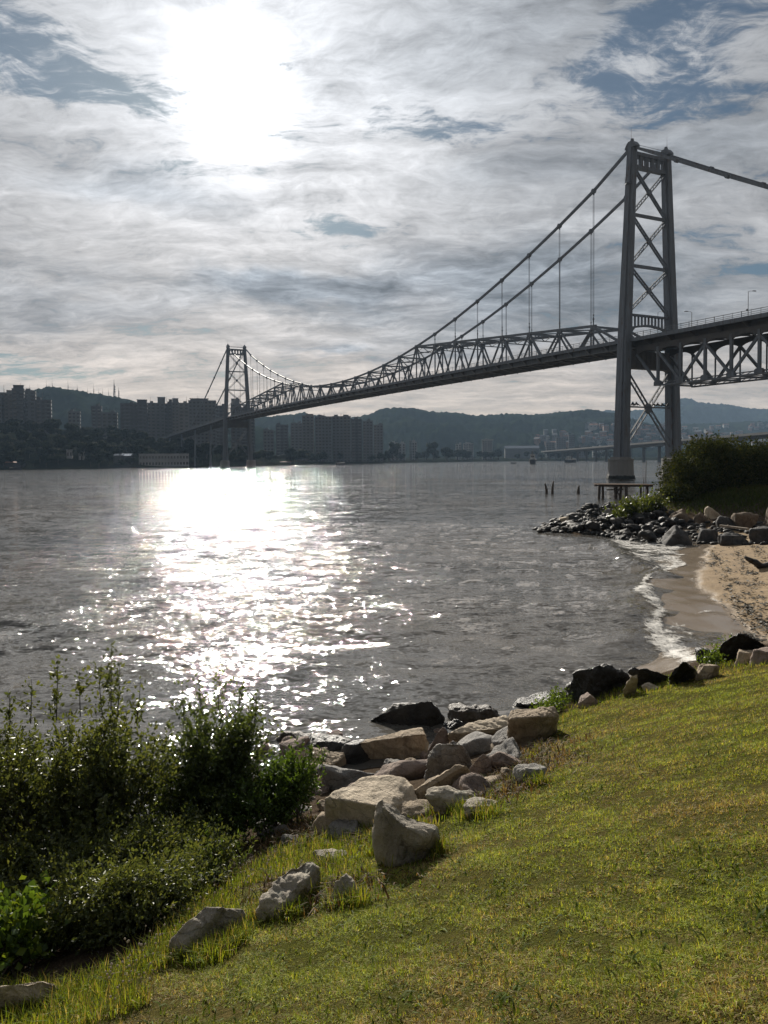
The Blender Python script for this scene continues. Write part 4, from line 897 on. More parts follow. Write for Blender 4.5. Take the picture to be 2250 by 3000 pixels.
o = link('rubble', np_mesh('rubble', np.concatenate(vs), np.concatenate(fs), M['rock_spit'], False)); tag(o, 'small dark rubble filling the rock spit and the foot of the rock bank', 'rubble', kind='stuff')
# rubble between the boulders above the water line
rmesh = [rock_mesh('rubble', 300 + i, (1, .85, .6), (M['rock_tan'], M['rock_grey'], M['rock_pink'])[i % 3], 4, .07, 7) for i in range(6)]
n_ = 0
while n_ < 78:
    px, py = rs.uniform(640, 1600), rs.uniform(2120, 2470)
    yb = np.interp(px, GE[:, 0], GE[:, 1]);
    if py > yb - 5 or py < 2170 - (px - 900) * .12: continue
    p = hit(px, py, True, 3); sz = rs.choice((.1, .16, .24, .34, .44)) * rs.uniform(.8, 1.15)
    o = link('stone', rs.choice(rmesh), None, (p.x, p.y, p.z + sz * .1)); o.scale = (sz * rs.uniform(.8, 1.3), sz, sz); o.rotation_euler = (rs.uniform(-.4, .4), rs.uniform(-.4, .4), rs.uniform(0, 6.28))
    tag(o, 'small broken stone wedged in the gaps of the shore boulders', 'stone', 'small stones between the shore boulders'); n_ += 1

# grey plank and driftwood on the beach
a_, b_ = hit(2103, 1556, True, 20), hit(2184, 1568, True, 20); mb = MB(); mb.beam(Vector((0, 0, 0)), b_ - a_ + Vector((0, 0, .02)), .16, .12); mb.beam((b_ - a_) * .3, (b_ - a_) * .3 + Vector((0, .05, .13)), .06, .1)
o = mb.build('plank', M['plank_grey'], None, loc=a_ + Vector((0, -.3, .35))); tag(o, 'long grey plank lying across the dark stones at the top of the beach', 'plank')
mb = MB(); q0 = hit(2205, 1668, True, 15); k = q0.y / F
P = [(-.02, 0, .32), (.1, .0, .28), (.3, .05, .12), (.5, .1, .1), (.75, .05, .2), (1.05, 0, .42), (1.4, -.05, .5), (1.8, -.1, .46), (2.3, -.1, .4)]
mb.path(P, [.11, .13, .14, .12, .12, .11, .1, .09, .05], 9); mb.path([(-.02, 0, .32), (-.2, .05, .42), (-.28, .1, .5)], [.11, .08, .03], 8); mb.path([(.5, .1, .1), (.6, .4, .1), (.9, .7, .16)], [.08, .05, .02], 7); mb.path([(1.05, 0, .42), (1.1, -.3, .3), (1.3, -.6, .1)], [.07, .05, .03], 7)
o = mb.build('driftwood_log', M['driftwood'], None, True, loc=q0); tag(o, 'black curved driftwood branch lying on the dry sand', 'driftwood')

# seaweed left in bands on the sand
V, Fc = [], []
rs = random.Random(9)
for L_, wd, n in (([(2085, 1612), (2110, 1660), (2150, 1740), (2205, 1800), (2250, 1850)], 9, 620), ([(2150, 1600), (2180, 1660), (2230, 1720)], 9, 260), ([(2210, 1596), (2250, 1650), (2300, 1690)], 8, 280), ([(2060, 1650), (2100, 1655)], 5, 60), ([(2150, 1760), (2200, 1850), (2215, 1880)], 12, 220), ([(2100, 1640), (2200, 1760)], 22, 60), ([(2190, 1700), (2250, 1790)], 12, 130)):
    for i in range(n):
        f_ = rs.random() * (len(L_) - 1); j = int(f_); f_ -= j
        px = L_[j][0] + (L_[j + 1][0] - L_[j][0]) * f_ + rs.gauss(0, wd); py = L_[j][1] + (L_[j + 1][1] - L_[j][1]) * f_ + rs.gauss(0, wd * .5)
        p = hit(px, py, True, 12, 60) if i % 3 == 0 else p + Vector((rs.gauss(0, .12), rs.gauss(0, .2), 0)); p.z = max(g1(p.x, p.y), 0) + .01
        r_ = rs.uniform(.015, .075); a0 = rs.uniform(0, 6.28); b0 = len(V)
        for q in range(4):
            an = a0 + q * 1.57 + rs.uniform(-.4, .4); V.append((p.x + r_ * math.cos(an) * (1.5 if q % 2 else .6), p.y + r_ * math.sin(an) * (1.5 if q % 2 else .6), p.z + rs.uniform(0, .05)))
        Fc.append((b0, b0 + 1, b0 + 2, b0 + 3))
o = link('seaweed', np_mesh('seaweed', V, Fc, plain('seaweed_brown', (0.05, 0.04, 0.024), (0.03, 0.028, 0.018), 9, 0.7, world=True), False)); tag(o, 'dark seaweed wrack lying in bands on the sand', 'seaweed', kind='stuff')

# ------------------------------------------------------------------ ruined wooden jetty and old posts in the water
jt = empty('wooden_jetty', at(1815, 1466, 88)); jt.location.z = 0; tag(jt, 'ruined wooden jetty on posts in the water beside the large bush', 'jetty')
J = Vector(jt.location); kk = 88 / F
def jp(px, z, dy=0.0): return Vector((at(px, 1466, 88).x - J.x, dy, z))
mb = MB()
for i, f_ in enumerate(np.linspace(-.9, .9, 6)): mb.beam(jp(1745, 1.68 + .02 * (i % 3), f_), jp(1905, 1.6 + .02 * (i % 2), f_), .28, .07)
mb.build('deck', M['plank'], jt)
mb = MB(); mb.beam(jp(1747, 1.52, -.85), jp(1905, 1.46, -.85), .14, .2); mb.beam(jp(1747, 1.52, .85), jp(1905, 1.46, .85), .14, .2); mb.beam(jp(1772, 1.05, -.7), jp(1820, 1.1, -.7), .12, .14); mb.build('beam', M['wood'], jt)
for px, dy, r_, tl in ((1748, -.85, .12, 0), (1758, .7, .16, .15), (1763, -.4, .15, .0), (1800, -.5, .13, -.1), (1806, .3, .16, .1), (1813, -.2, .14, .2), (1828, -.85, .17, 0), (1870, -.85, .12, 0), (1900, .5, .15, .05)):
    mb = MB(); b0 = jp(px, -1.2, dy); mb.path([b0, b0 + Vector((tl * .5, 0, 1.4)), Vector((b0.x + tl, dy, 1.5))], [r_ * 1.1, r_ * 1.05, r_ * .9], 9); mb.build('post', M['wood'], jt, True)
mb = MB(); mb.beam(jp(1800, .2, .3), jp(1818, 1.4, -.3), .09, .09); mb.beam(jp(1818, .3, .3), jp(1800, 1.2, -.3), .09, .09); mb.build('brace', M['wood'], jt)
for px, y0, y1, r_, ln, lab in ((1602, 1416, 1446, .13, -.25, 'leaning old post in the water, the nearer of a close pair'), (1618, 1410, 1445, .12, .15, 'taller old post of the close pair standing in open water'), (1694, 1423, 1446, .15, .1, 'short lone stump of a post between the pair and the jetty')):
    q = at(px, y1, 101); h = (y1 - y0) * 101 / F
    mb = MB(); mb.path([(0, 0, -1.2 - q.z), (ln * .15, 0, h * .35), (ln * .7, 0, h * .8), (ln, 0, h)], [r_ * 1.7, r_ * 1.35, r_ * .9, r_ * .7], 9)
    o = mb.build('wooden_post', M['wood'], None, True, loc=q); tag(o, lab, 'post')
for px, y0, r_, lab in ((1892, 1349, .045, 'tall thin pole rising from the far end of the jetty'), (1886, 1395, .04, 'short thin pole beside the tall one at the jetty')):
    mb = MB(); q = at(px, 1440, 89); mb.path([(0, 0, -2), (0, 0, 2), (.03, 0, at(px, y0, 89).z)], [r_, r_, r_ * .8], 7); q.z = 0; o = mb.build('thin_pole', M['wood'], None, True, loc=q); tag(o, lab, 'pole')

# ------------------------------------------------------------------ grass
def tint_mix(n, pal, jit=.25):
    pal = np.array(pal); k = RNG.integers(0, len(pal), n); c = pal[k] * RNG.uniform(1 - jit, 1 + jit, (n, 1)); return c
def blades(P, H, Wd, lean, tint, name, mat, az=None):
    n = len(P); a = RNG.uniform(0, 2 * np.pi, n) if az is None else az; d = np.stack([np.cos(a), np.sin(a), np.zeros(n)], 1); s = np.stack([-d[:, 1], d[:, 0], np.zeros(n)], 1)
    up = np.array([0, 0, 1.0]); H = H[:, None]; Wd = Wd[:, None]; l = lean[:, None]
    m1 = P + up * H * .55 + d * H * l * .35; tp = P + up * H * (1 - .35 * l) + d * H * l
    V = np.stack([P - s * Wd, P + s * Wd, m1 - s * Wd * .75, m1 + s * Wd * .75, tp], 1).reshape(-1, 3)
    o = (np.arange(n) * 5)[:, None]; T = np.stack([o + [0, 1, 3], o + [0, 3, 2], o + [2, 3, 4]], 1).reshape(-1, 3)
    C = np.repeat(np.concatenate([tint, np.ones((n, 1))], 1), 5, 0)
    return link(name, np_mesh(name, V, T, mat, False, {'tint': ('FLOAT_COLOR', C)}))
def vnoise(X, Y, sc, seed):                                         # cheap smooth noise over the ground
    r_ = np.random.default_rng(seed); v = np.zeros(len(X))
    for i in range(9):
        k = r_.normal(size=2) * sc * (1 + .25 * i); v += np.sin(X * k[0] + Y * k[1] + r_.uniform(0, 6.28)) / (1 + .1 * i)
    return v / 3.2
def lawn_points(n, ymax, pad=0, power=1.0):
    out = []
    need = n
    while need > 0:
        Yv = 1.5 + (ymax - 1.5) * RNG.random(n) ** power; Xv = RNG.uniform(-.62, .86, n) * Yv + RNG.uniform(-.6, .6, n); Zv = gz(Xv, Yv)
        k = on_lawn(Xv, Yv, Zv, pad) & (Zv > .3); Pn = np.stack([Xv, Yv, Zv], 1)[k]; out.append(Pn[:need]); need -= len(Pn)
    return np.concatenate(out)
GREEN = [(.215, .27, .046), (.25, .285, .052), (.17, .22, .042), (.265, .28, .056), (.21, .235, .056)]
DRY = [(.32, .265, .12), (.25, .19, .085), (.36, .3, .16), (.2, .145, .07)]
def lawn_blades(P, hmin, hmax, wmul, name, dryb=0.0, l0=.25, l1=1.1):
    n = len(P); X, Y = P[:, 0], P[:, 1]
    d1 = 1.25 * vnoise(X, Y, 1.3, 3) + .8 * vnoise(X, Y, 4.5, 4) + dryb; cl = .7 * vnoise(X, Y, 6, 5) + .5 * vnoise(X, Y, 13, 6) + .7 * vnoise(X, Y, 34, 15)
    isdry = RNG.random(n) < np.clip(.33 + .32 * d1, .08, .9)
    t = np.where(isdry[:, None], tint_mix(n, DRY), tint_mix(n, GREEN))
    t *= np.clip(1 + .28 * cl + .12 * vnoise(X, Y, 2.2, 12), .45, 1.5)[:, None]
    H = RNG.uniform(hmin, hmax, n) * np.clip(.85 + .5 * cl, .3, 2.0)
    keep = RNG.random(n) < np.clip(.95 + .25 * cl - .15 * np.maximum(d1, 0), .3, 1)
    W_ = RNG.uniform(.0011, .0021, n) * wmul * (1 + Y * .10)
    return blades(P[keep] - [0, 0, .006], H[keep], W_[keep], RNG.uniform(l0, l1, n)[keep], t[keep], name, M['blade'])
th = lawn_blades(lawn_points(200000, 15.5, 4, 1.25), .008, .02, 1.1, 'grass_thatch', .35, 1.2, 3.0); tag(th, 'matted low turf of creeping grass covering the slope', 'grass', kind='stuff')
g_o = lawn_blades(lawn_points(540000, 15.5, 4, 1.25), .014, .04, 1.0, 'grass', 0.0, .35, 1.4); tag(g_o, 'short mixed green and dry lawn grass on the slope', 'grass', kind='stuff')
# longer grass along the lawn's edge and round the stones
P = lawn_points(340000, 14.5, -45, 1.1); px, py = proj(P[:, 0], P[:, 1], P[:, 2]); e = py - np.interp(px, GE[:, 0], GE[:, 1])
edge = np.where(px < 1100, 140, 30.0); k = (e > np.where(px < 620, -45, -14)) & (e < edge * (0.55 + .6 * vnoise(P[:, 0], P[:, 1], 3, 8))) & (RNG.random(len(P)) < np.where(px < 1150, .5, .25)); P = P[k]; n = len(P)
ring = []
for (x0, y0_), (x1, y1_), cnt in (((1100, 2500), (1290, 2500), 1500), ((1095, 2470), (1160, 2530), 700), ((750, 2680), (860, 2690), 900), ((840, 2680), (940, 2590), 900), ((985, 2648), (1062, 2650), 500), ((490, 2810), (640, 2815), 900), ((620, 2810), (710, 2745), 800), ((60, 2965), (205, 2945), 900), ((-40, 2965), (80, 2970), 600), ((1262, 2378), (1405, 2375), 700), ((1362, 2392), (1450, 2390), 500), ((930, 2538), (1012, 2536), 350), ((1490, 2172), (1640, 2120), 800), ((1512, 2300), (1592, 2296), 400)):
    for f_ in np.linspace(0, 1, cnt // 30):
        h0 = hit(x0 + (x1 - x0) * f_, y0_ + (y1_ - y0_) * f_, False, 2); qq = RNG.normal(size=(30, 2)) * .045 + [h0.x, h0.y - .03]; ring.append(np.stack([qq[:, 0], qq[:, 1], gz(qq[:, 0], qq[:, 1])], 1))
P = np.concatenate([P] + ring); n = len(P); px = np.concatenate([px[k], np.full(n - k.sum(), 500.0)]); k = np.ones(n, bool)
t = np.where((RNG.random(n) < .16)[:, None], tint_mix(n, DRY), tint_mix(n, [(.13, .18, .022), (.18, .22, .03), (.10, .15, .02), (.2, .21, .035)]))
e_o = blades(P - [0, 0, .01], RNG.uniform(.06, .17, n) * np.where(px[k] < 1100, 1, .7), RNG.uniform(.0015, .003, n) * (1 + P[:, 1] * .06), RNG.uniform(.2, .9, n), t, 'tall_grass', M['blade']); tag(e_o, 'longer bright green grass fringing the lawn along the boulders and shrubs', 'grass', kind='stuff')
# broad-leaved weeds in darker clumps
cs = [hit(px, py, False, 2) for px, py in ((1060, 2640), (1380, 2430), (1300, 2560), (1180, 2560), (1900, 2560), (2050, 2500), (2180, 2580), (2230, 2700), (1700, 2330), (1960, 2790), (1150, 2960), (1500, 2960), (900, 2700), (760, 2860), (1090, 2790), (2100, 2150), (1650, 2120), (1760, 2170), (1980, 2250), (1420, 2640), (1620, 2720), (1320, 2450), (1270, 2530), (600, 2960), (1640, 2180))]
P = []
for c in cs:
    n = 60; q = RNG.normal(size=(n, 2)) * RNG.uniform(.10, .3) * (c.y / 5) ** .4 + [c.x, c.y]; P.append(np.stack([q[:, 0], q[:, 1], gz(q[:, 0], q[:, 1])], 1))
P = np.concatenate(P); n = len(P)
w_o = blades(P, RNG.uniform(.02, .055, n), RNG.uniform(.003, .007, n), RNG.uniform(.5, 1.6, n), tint_mix(n, [(.08, .12, .022), (.10, .145, .026), (.07, .10, .02)]), 'weeds', M['blade']); tag(w_o, 'dark green broad-leaved weed clumps in the lawn', 'weeds', kind='stuff')
# dry brown weeds by the pile, and litter under the shrubs
P = []
for px, py, s, n in ((1530, 2250, .3, 900), (1480, 2300, .28, 800), (1450, 2330, .2, 400), (1570, 2200, .3, 500), (880, 2425, .25, 700), (800, 2470, .25, 500), (960, 2440, .2, 400), (1080, 2470, .12, 260), (700, 2560, .2, 300), (870, 2600, .18, 420), (1010, 2620, .15, 300)):
    c = hit(px, py, False, 2); q = RNG.normal(size=(n, 2)) * s + [c.x, c.y]; P.append(np.stack([q[:, 0], q[:, 1], gz(q[:, 0], q[:, 1])], 1))
P = np.concatenate(P); n = len(P)
d_o = blades(P, RNG.uniform(.03, .13, n), RNG.uniform(.003, .008, n), RNG.uniform(.4, 1.8, n), tint_mix(n, [(.10, .06, .035), (.14, .09, .05), (.07, .045, .03), (.2, .15, .09), (.06, .08, .02)]), 'dry_weeds', M['blade']); tag(d_o, 'dry brown weeds and leaf litter among the boulders', 'weeds', kind='stuff')
# thin flower stalks with small pale heads along the lower lawn edge
mb = MB(); rs = random.Random(21)
for i in range(130):
    px = rs.uniform(300, 900); py = np.interp(px, GE[:, 0], GE[:, 1]) + rs.uniform(0, 130); p = hit(px, py, False, 2)
    h = rs.uniform(.1, .26); dx, dy = rs.gauss(0, .05), rs.gauss(0, .05); tp = p + Vector((dx, dy, h))
    mb.path([p, p + Vector((dx * .3, dy * .3, h * .6)), tp], [.0012, .001, .0008], 4)
    r_ = rs.uniform(.004, .0075); mb.path([tp - Vector((0, 0, r_)), tp - Vector((0, 0, r_ * .5)), tp + Vector((0, 0, r_ * .3)), tp + Vector((0, 0, r_))], [r_ * .4, r_, r_ * .9, r_ * .2], 6, 1)
o = mb.build('wildflower', [plain('dry_stalk', (.2, .17, .07), (.14, .13, .05), 9, .8), plain('pale_flower_head', (.5, .42, .34), (.4, .33, .24), 30, .9)]); tag(o, 'thin wildflower stalks with tiny pale round heads at the lawn edge', 'wildflowers', kind='stuff')

# ------------------------------------------------------------------ shrubs
def shrub(name, base, ells, nst, ntw, nlf, ll, pal, label, seed, droop=.2, sprigs=(), lw=.34, cat='shrub', leafm=None, up=.5):
    """stems from the base into a set of ellipsoids, twigs off the stems, leaves along the twigs"""
    rg = np.random.default_rng(seed); rr = random.Random(seed)
    root = empty(name, base); tag(root, label, cat)
    mb = MB(); LP = []; LD = []
    wts = np.array([e[3] * e[4] * e[5] for e in ells]) ** .75; wts /= wts.sum()
    for i in range(nst):
        e = ells[rg.choice(len(ells), p=wts)]
        v = rg.normal(size=3); v /= np.linalg.norm(v); v *= rg.random() ** .28; v[2] = abs(v[2]) * .9 - .25 * (rg.random() < .35)
        tip = np.array(e[:3]) + v * np.array(e[3:6])
        b0 = np.array([rg.normal() * .12, rg.normal() * .12, 0]) + np.array([e[0] * .35, e[1] * .35, 0]); b0[2] = gz(base[0] + b0[0], base[1] + b0[1])[0] - base[2] - .03
        midp = b0 + (tip - b0) * .5 + np.array([0, 0, .22 * np.linalg.norm(tip - b0) * droop]) + rg.normal(size=3) * .05
        pts = [b0 + (midp - b0) * f * 1.0 if f <= 1 else midp + (tip - midp) * (f - 1) for f in (0, .5, 1, 1.5, 2)]
        if i % 2 == 0: mb.path(pts, [ll * .16, ll * .14, ll * .1, ll * .07, ll * .03], 5)
        for j in range(ntw):
            f = rg.uniform(.75, 2.0); p0 = b0 + (midp - b0) * f if f <= 1 else midp + (tip - midp) * (f - 1)
            d = (tip - b0) / np.linalg.norm(tip - b0) * .5 + rg.normal(size=3) * .55 + np.array([0, 0, up]); d /= np.linalg.norm(d); ln = rg.uniform(2.2, 6.5) * ll
            n = int(nlf * rg.uniform(.6, 1.3)); s = rg.uniform(.1, 1, n); LP.append(p0 + d * (s * ln)[:, None] + rg.normal(size=(n, 3)) * ll * .12)
            q = rg.normal(size=(n, 3)) + d * .9 + np.array([0, 0, .15]); LD.append(q)
    for (sx_, sy_, z0, z1, lean) in sprigs:                          # upright shoots above the crown
        p0 = np.array([sx_, sy_, z0]); p1 = np.array([sx_ + lean, sy_, z1]); mb.path([p0, (p0 + p1) / 2 + [lean * .1, 0, 0], p1], [ll * .1, ll * .07, ll * .03], 5)
        n = int((z1 - z0) / ll * 4.5); s = rg.random(n); LP.append(p0 + (p1 - p0) * s[:, None] + rg.normal(size=(n, 3)) * [ll * .7, ll * .7, ll * .2]); q = rg.normal(size=(n, 3)) * [1, 1, .5] + [0, 0, .8]; LD.append(q)
        for j in range(3):
            f = rg.uniform(.15, .7); b1 = p0 + (p1 - p0) * f; e1 = b1 + np.array([rg.normal() * .25, rg.normal() * .2, .35]) * (z1 - z0) * .7; mb.path([b1, e1], [ll * .06, ll * .03], 4)
            n2 = n // 3; s = rg.random(n2); LP.append(b1 + (e1 - b1) * s[:, None] + rg.normal(size=(n2, 3)) * ll * .3); LD.append(rg.normal(size=(n2, 3)) + [0, 0, .6])
    mb.build('branch', M['twig'], root)
    P = np.concatenate(LP); Dr = np.concatenate(LD); Dr /= np.linalg.norm(Dr, axis=1)[:, None]; n = len(P)
    gzv = gz(P[:, 0] + base[0], P[:, 1] + base[1]) - base[2]; k = P[:, 2] > gzv + .02; P, Dr = P[k], Dr[k]; n = len(P)
    s = np.cross(Dr, rg.normal(size=(n, 3))); s /= np.linalg.norm(s, axis=1)[:, None]; nn = np.cross(s, Dr)
    ln = (ll * rg.uniform(.6, 1.15, n))[:, None]; wd = ln * lw
    V = np.stack([P, P + Dr * ln * .5 + s * wd * .75 + nn * ln * .08, P + Dr * ln - nn * ln * .1, P + Dr * ln * .5 - s * wd * .75 + nn * ln * .08], 1).reshape(-1, 3)
    o = (np.arange(n) * 4)[:, None]; T = np.stack([o + [0, 1, 2], o + [0, 2, 3]], 1).reshape(-1, 3)
    pal = np.array(pal); c = pal[rg.integers(0, len(pal), n)] * rg.uniform(.7, 1.3, (n, 1)); C = np.repeat(np.concatenate([c, np.ones((n, 1))], 1), 4, 0)
    link('foliage', np_mesh('foliage', V, T, leafm or M['leaf'], False, {'tint': ('FLOAT_COLOR', C)}), root)
    return root
PG = [(.075, .098, .04), (.06, .08, .034), (.09, .112, .042), (.075, .092, .045), (.11, .124, .045)]
def B(px, py, Y): 
    p = at(px, py, Y); return Vector((p.x, p.y, g1(p.x, p.y)))
def loc_(b, px, py, Y): return np.array(at(px, py, Y)) - np.array(b)
b1 = B(230, 2500, 7.6)
def E(b, px, py, Y, rx, ry, rz): p = loc_(b, px, py, Y); return (p[0], p[1], p[2], rx, ry, rz)
sp = lambda b, px, y0, y1, Y, lean=0.0: (*loc_(b, px, y0, Y)[:2], loc_(b, px, y0, Y)[2], loc_(b, px, y1, Y)[2], lean)
shrub('shrub', b1, [E(b1, 120, 2250, 7.8, .9, .7, .62), E(b1, 330, 2270, 7.7, .62, .6, .75), E(b1, -150, 2300, 8, .9, .8, .7), E(b1, 250, 2560, 7.0, .85, .5, .6), E(b1, 40, 2620, 6.8, .8, .5, .5), E(b1, 300, 2700, 6.3, .6, .4, .35), E(b1, 120, 2740, 6.2, .6, .4, .35)], 400, 16, 9, .062, PG,
      'tall leafy green shrub with upright shoots standing against the water beside the darker shrub', 51, sprigs=[sp(b1, 90, 2120, 1990, 7.9, .02), sp(b1, 165, 2110, 1935, 7.8, .03), sp(b1, 235, 2100, 1955, 7.8, .0), sp(b1, 325, 2080, 1880, 7.7, .02), sp(b1, 300, 2100, 1960, 7.7, -.03), sp(b1, 400, 2120, 1990, 7.6, .05), sp(b1, 30, 2150, 2020, 8, .0), sp(b1, 345, 2100, 1940, 7.7, .03)])
b2 = B(610, 2430, 8.3)
shrub('shrub', b2, [E(b2, 620, 2200, 8.4, .52, .5, .55), E(b2, 720, 2180, 8.5, .3, .4, .38), E(b2, 540, 2330, 8.2, .5, .5, .6), E(b2, 680, 2380, 8.0, .5, .45, .5), E(b2, 480, 2520, 7.4, .5, .4, .5), E(b2, 560, 2560, 7.0, .45, .35, .35), E(b2, 430, 2650, 6.5, .4, .35, .3)], 280, 15, 9, .055, [(.055, .08, .027), (.042, .065, .024), (.068, .092, .03)],
      'darker dense shrub in front of the bright sun glitter', 52, sprigs=[sp(b2, 640, 2080, 1945, 8.4, .02), sp(b2, 590, 2090, 1975, 8.4, -.02), sp(b2, 700, 2080, 1990, 8.4, .02), sp(b2, 540, 2110, 1990, 8.3, -.02), sp(b2, 745, 2120, 2030, 8.4, .03)])
b3 = B(830, 2420, 8.0)
shrub('shrub', b3, [E(b3, 830, 2310, 8.1, .36, .35, .34), E(b3, 890, 2270, 8.2, .2, .25, .26), E(b3, 770, 2390, 7.8, .35, .3, .3)], 110, 12, 8, .05, [(.055, .095, .022), (.07, .12, .025), (.04, .07, .02)],
      'low bright green shrub leaning over the tan slabs', 53, sprigs=[sp(b3, 940, 2260, 2195, 8.1, .04), sp(b3, 905, 2240, 2185, 8.1, .0)])
b4 = B(560, 2720, 6.2)
shrub('undergrowth_plant', b4, [E(b4, 600, 2640, 6.3, .3, .25, .2), E(b4, 690, 2580, 6.6, .25, .2, .16), E(b4, 420, 2740, 6.0, .4, .25, .22), E(b4, 250, 2820, 5.7, .4, .25, .22)], 60, 9, 7, .065, [(.05, .085, .022), (.09, .13, .04), (.035, .06, .02)],
      'low narrow-leaved plant in the shade at the foot of the shrubs', 54, lw=.16, cat='plant')
b8 = B(300, 2800, 6.0)
def EG(b, px, py, rx, ry, rz, up=.12): p = hit(px, py, False, 2) - Vector(b); return (p.x, p.y + ry * .6, p.z + up, rx, ry, rz)
shrub('shrub', b8, [EG(b8, 40, 2810, .3, .25, .16), EG(b8, 150, 2810, .3, .25, .2), EG(b8, 260, 2800, .4, .3, .5), EG(b8, 370, 2770, .3, .3, .3), EG(b8, 455, 2725, .3, .26, .3), EG(b8, 540, 2660, .28, .26, .26), EG(b8, 620, 2600, .26, .25, .22), EG(b8, 90, 2740, .45, .35, .3), EG(b8, 220, 2720, .5, .4, .45), EG(b8, 340, 2680, .5, .4, .55), EG(b8, 450, 2630, .45, .4, .5), EG(b8, 560, 2570, .35, .3, .4)], 620, 13, 8, .045, PG,
      'broad leafy shrub spreading along the lawn edge behind the half-buried boulder', 58, lw=.3, up=.25)
b5 = Vector(hit(40, 2870, False, 2))
shrub('undergrowth_plant', b5, [EG(b5, 10, 2850, .2, .18, .2), EG(b5, 80, 2850, .13, .13, .15), EG(b5, -70, 2870, .22, .2, .25)], 40, 8, 6, .075, [(.07, .12, .02), (.12, .17, .025), (.05, .09, .02)],
      'small bright broad-leaved plant behind the cream stone', 55, lw=.5, cat='plant')
b6 = B(2120, 1490, 55); 
shrub('bush', b6, [E(b6, 2130, 1395, 57, 3.6, 3, 2.9), E(b6, 2010, 1410, 55, 1.9, 2.2, 2.0), E(b6, 2075, 1370, 57, 2.6, 2.6, 2.5), E(b6, 2260, 1390, 57, 3.2, 3, 2.9), E(b6, 1965, 1462, 53, 1.0, 1.4, 0.9), E(b6, 2400, 1400, 58, 3.2, 3, 2.6)], 1100, 17, 9, .19, [(.04, .055, .02), (.03, .043, .016), (.055, .065, .022), (.075, .08, .025)],
      'huge rounded dark green bush above the rock bank by the beach', 56, lw=.42, cat='bush', up=.15, leafm=M['leaf_far'])
b7 = B(1835, 1500, 50)
shrub('creeping_plant', b7, [E(b7, 1865, 1497, 50, .8, .8, .35), E(b7, 1815, 1510, 49.5, .5, .5, .25), E(b7, 1915, 1485, 51, .7, .8, .5)], 50, 9, 7, .2, [(.06, .085, .022), (.085, .11, .025), (.05, .065, .02)], 'yellow-green creeping plant growing over the crest of the stone spit', 57, lw=.4, cat='plant')
P = []
c = hit(2150, 1462, False, 30); q = RNG.normal(size=(5000, 2)) * [2.6, 1.5] + [c.x + .2, c.y - .2]; P = np.stack([q[:, 0], q[:, 1], gz(q[:, 0], q[:, 1])], 1); n = len(P)
h_o = blades(P, RNG.uniform(.15, .4, n), RNG.uniform(.012, .024, n), RNG.uniform(.3, 1, n), tint_mix(n, [(.05, .075, .02), (.07, .095, .025), (.05, .06, .025)]), 'bank_grass', M['blade']); tag(h_o, 'strip of green grass on the bank under the huge bush', 'grass', kind='stuff')
for i, (px, py, s) in enumerate(((1610, 2095, .16), (1640, 2075, .14), (2130, 1935, .18), (2080, 1960, .12), (1590, 2120, .12))):
    bb = hit(px, py, False, 3); bb = Vector((bb.x, bb.y, g1(bb.x, bb.y)))
    shrub('weed_tuft', bb, [(0, 0, s * .6, s, s * .8, s * .7)], 16, 6, 6, .05, [(.08, .13, .025), (.1, .15, .03)], ('leafy weed tuft beside the shining wet slab', 'leafy weed tuft on the lawn edge near the black ridge of rock', 'leafy weed tuft in front of the broad black wedge', 'small weed tuft beside the tan stone at the lawn crest', 'small leafy weed tuft next to the large pale boulder')[i], 70 + i, cat='weed')
# ------------------------------------------------------------------ far shore, hills, city
SH = np.array([(-900, 420), (-400, 440), (0, 457), (300, 489), (450, 512), (700, 566), (900, 672), (1050, 790), (1200, 896), (1350, 1000), (1600, 1050), (1850, 1050), (2250, 1000), (2700, 900), (3400, 800)], float)
def shore_y(px): return float(np.interp(px, SH[:, 0], SH[:, 1]))
def land_z(px, Y):
    """height of the far land at that bearing and distance"""
    y0 = shore_y(px); d = Y - y0
    if d < 0: return -1.5
    base = min(1.8, .3 + d * .12) + min(6, d * .01)
    hill = np.interp(px, [-900, -300, 0, 200, 330, 480, 640, 760, 900], [22, 24, 25, 24, 19, 14, 10, 5, 0]) * min(1, max(0, (d - 12) / 110)) ** .8
    return base + hill * (1 if d < 260 else max(.4, 1 - (d - 260) / 600))
pxs = np.linspace(-1000, 3500, 150); dd = np.concatenate([[-6, 0, 4, 10, 20, 35, 55, 80, 110, 150, 200, 260, 340, 450, 600, 800, 1100, 1600, 2400, 3300]])
V = []
for d in dd:
    for px in pxs:
        Y = shore_y(px) + d; p = at(px, 1345, Y); V.append((p.x, Y, land_z(px, Y) + (noise.noise(Vector((p.x * .02, Y * .02, 0))) * min(3, d * .03) if d > 0 else 0)))
n1, n2 = len(pxs), len(dd); ii = np.arange(n1 * n2).reshape(n2, n1); q = np.stack([ii[:-1, :-1], ii[:-1, 1:], ii[1:, 1:], ii[1:, :-1]], -1).reshape(-1, 4)
def land_mat(name, c1, c2, c3, sc):
    m, nt, b = material(name, 1.0, c1, 0.0); co = pos_co(nt)
    c = nt.mix(nt.mapr(nt.noise(co, sc, 6, 0.65), 0.35, 0.65), c1, c2); c = nt.mix(nt.mapr(nt.noise(co, sc * .2, 4), 0.55, 0.7), c, c3)
    nt.set(b.inputs['Base Color'], c); bump(nt, b, nt.noise(co, sc * 2, 5, 0.7), 1.0, 1.5 / max(sc, .02) * .05); return m
M['shore_land'] = land_mat('far_shore_ground', (.018, .021, .014), (.012, .015, .01), (.03, .027, .022), .08)
M['hill'] = land_mat('forest_hill', (.016, .024, .013), (.01, .016, .009), (.022, .028, .015), .05)
tag(link('far_shore', np_mesh('far_shore', V, q, M['shore_land'])), kind='structure')

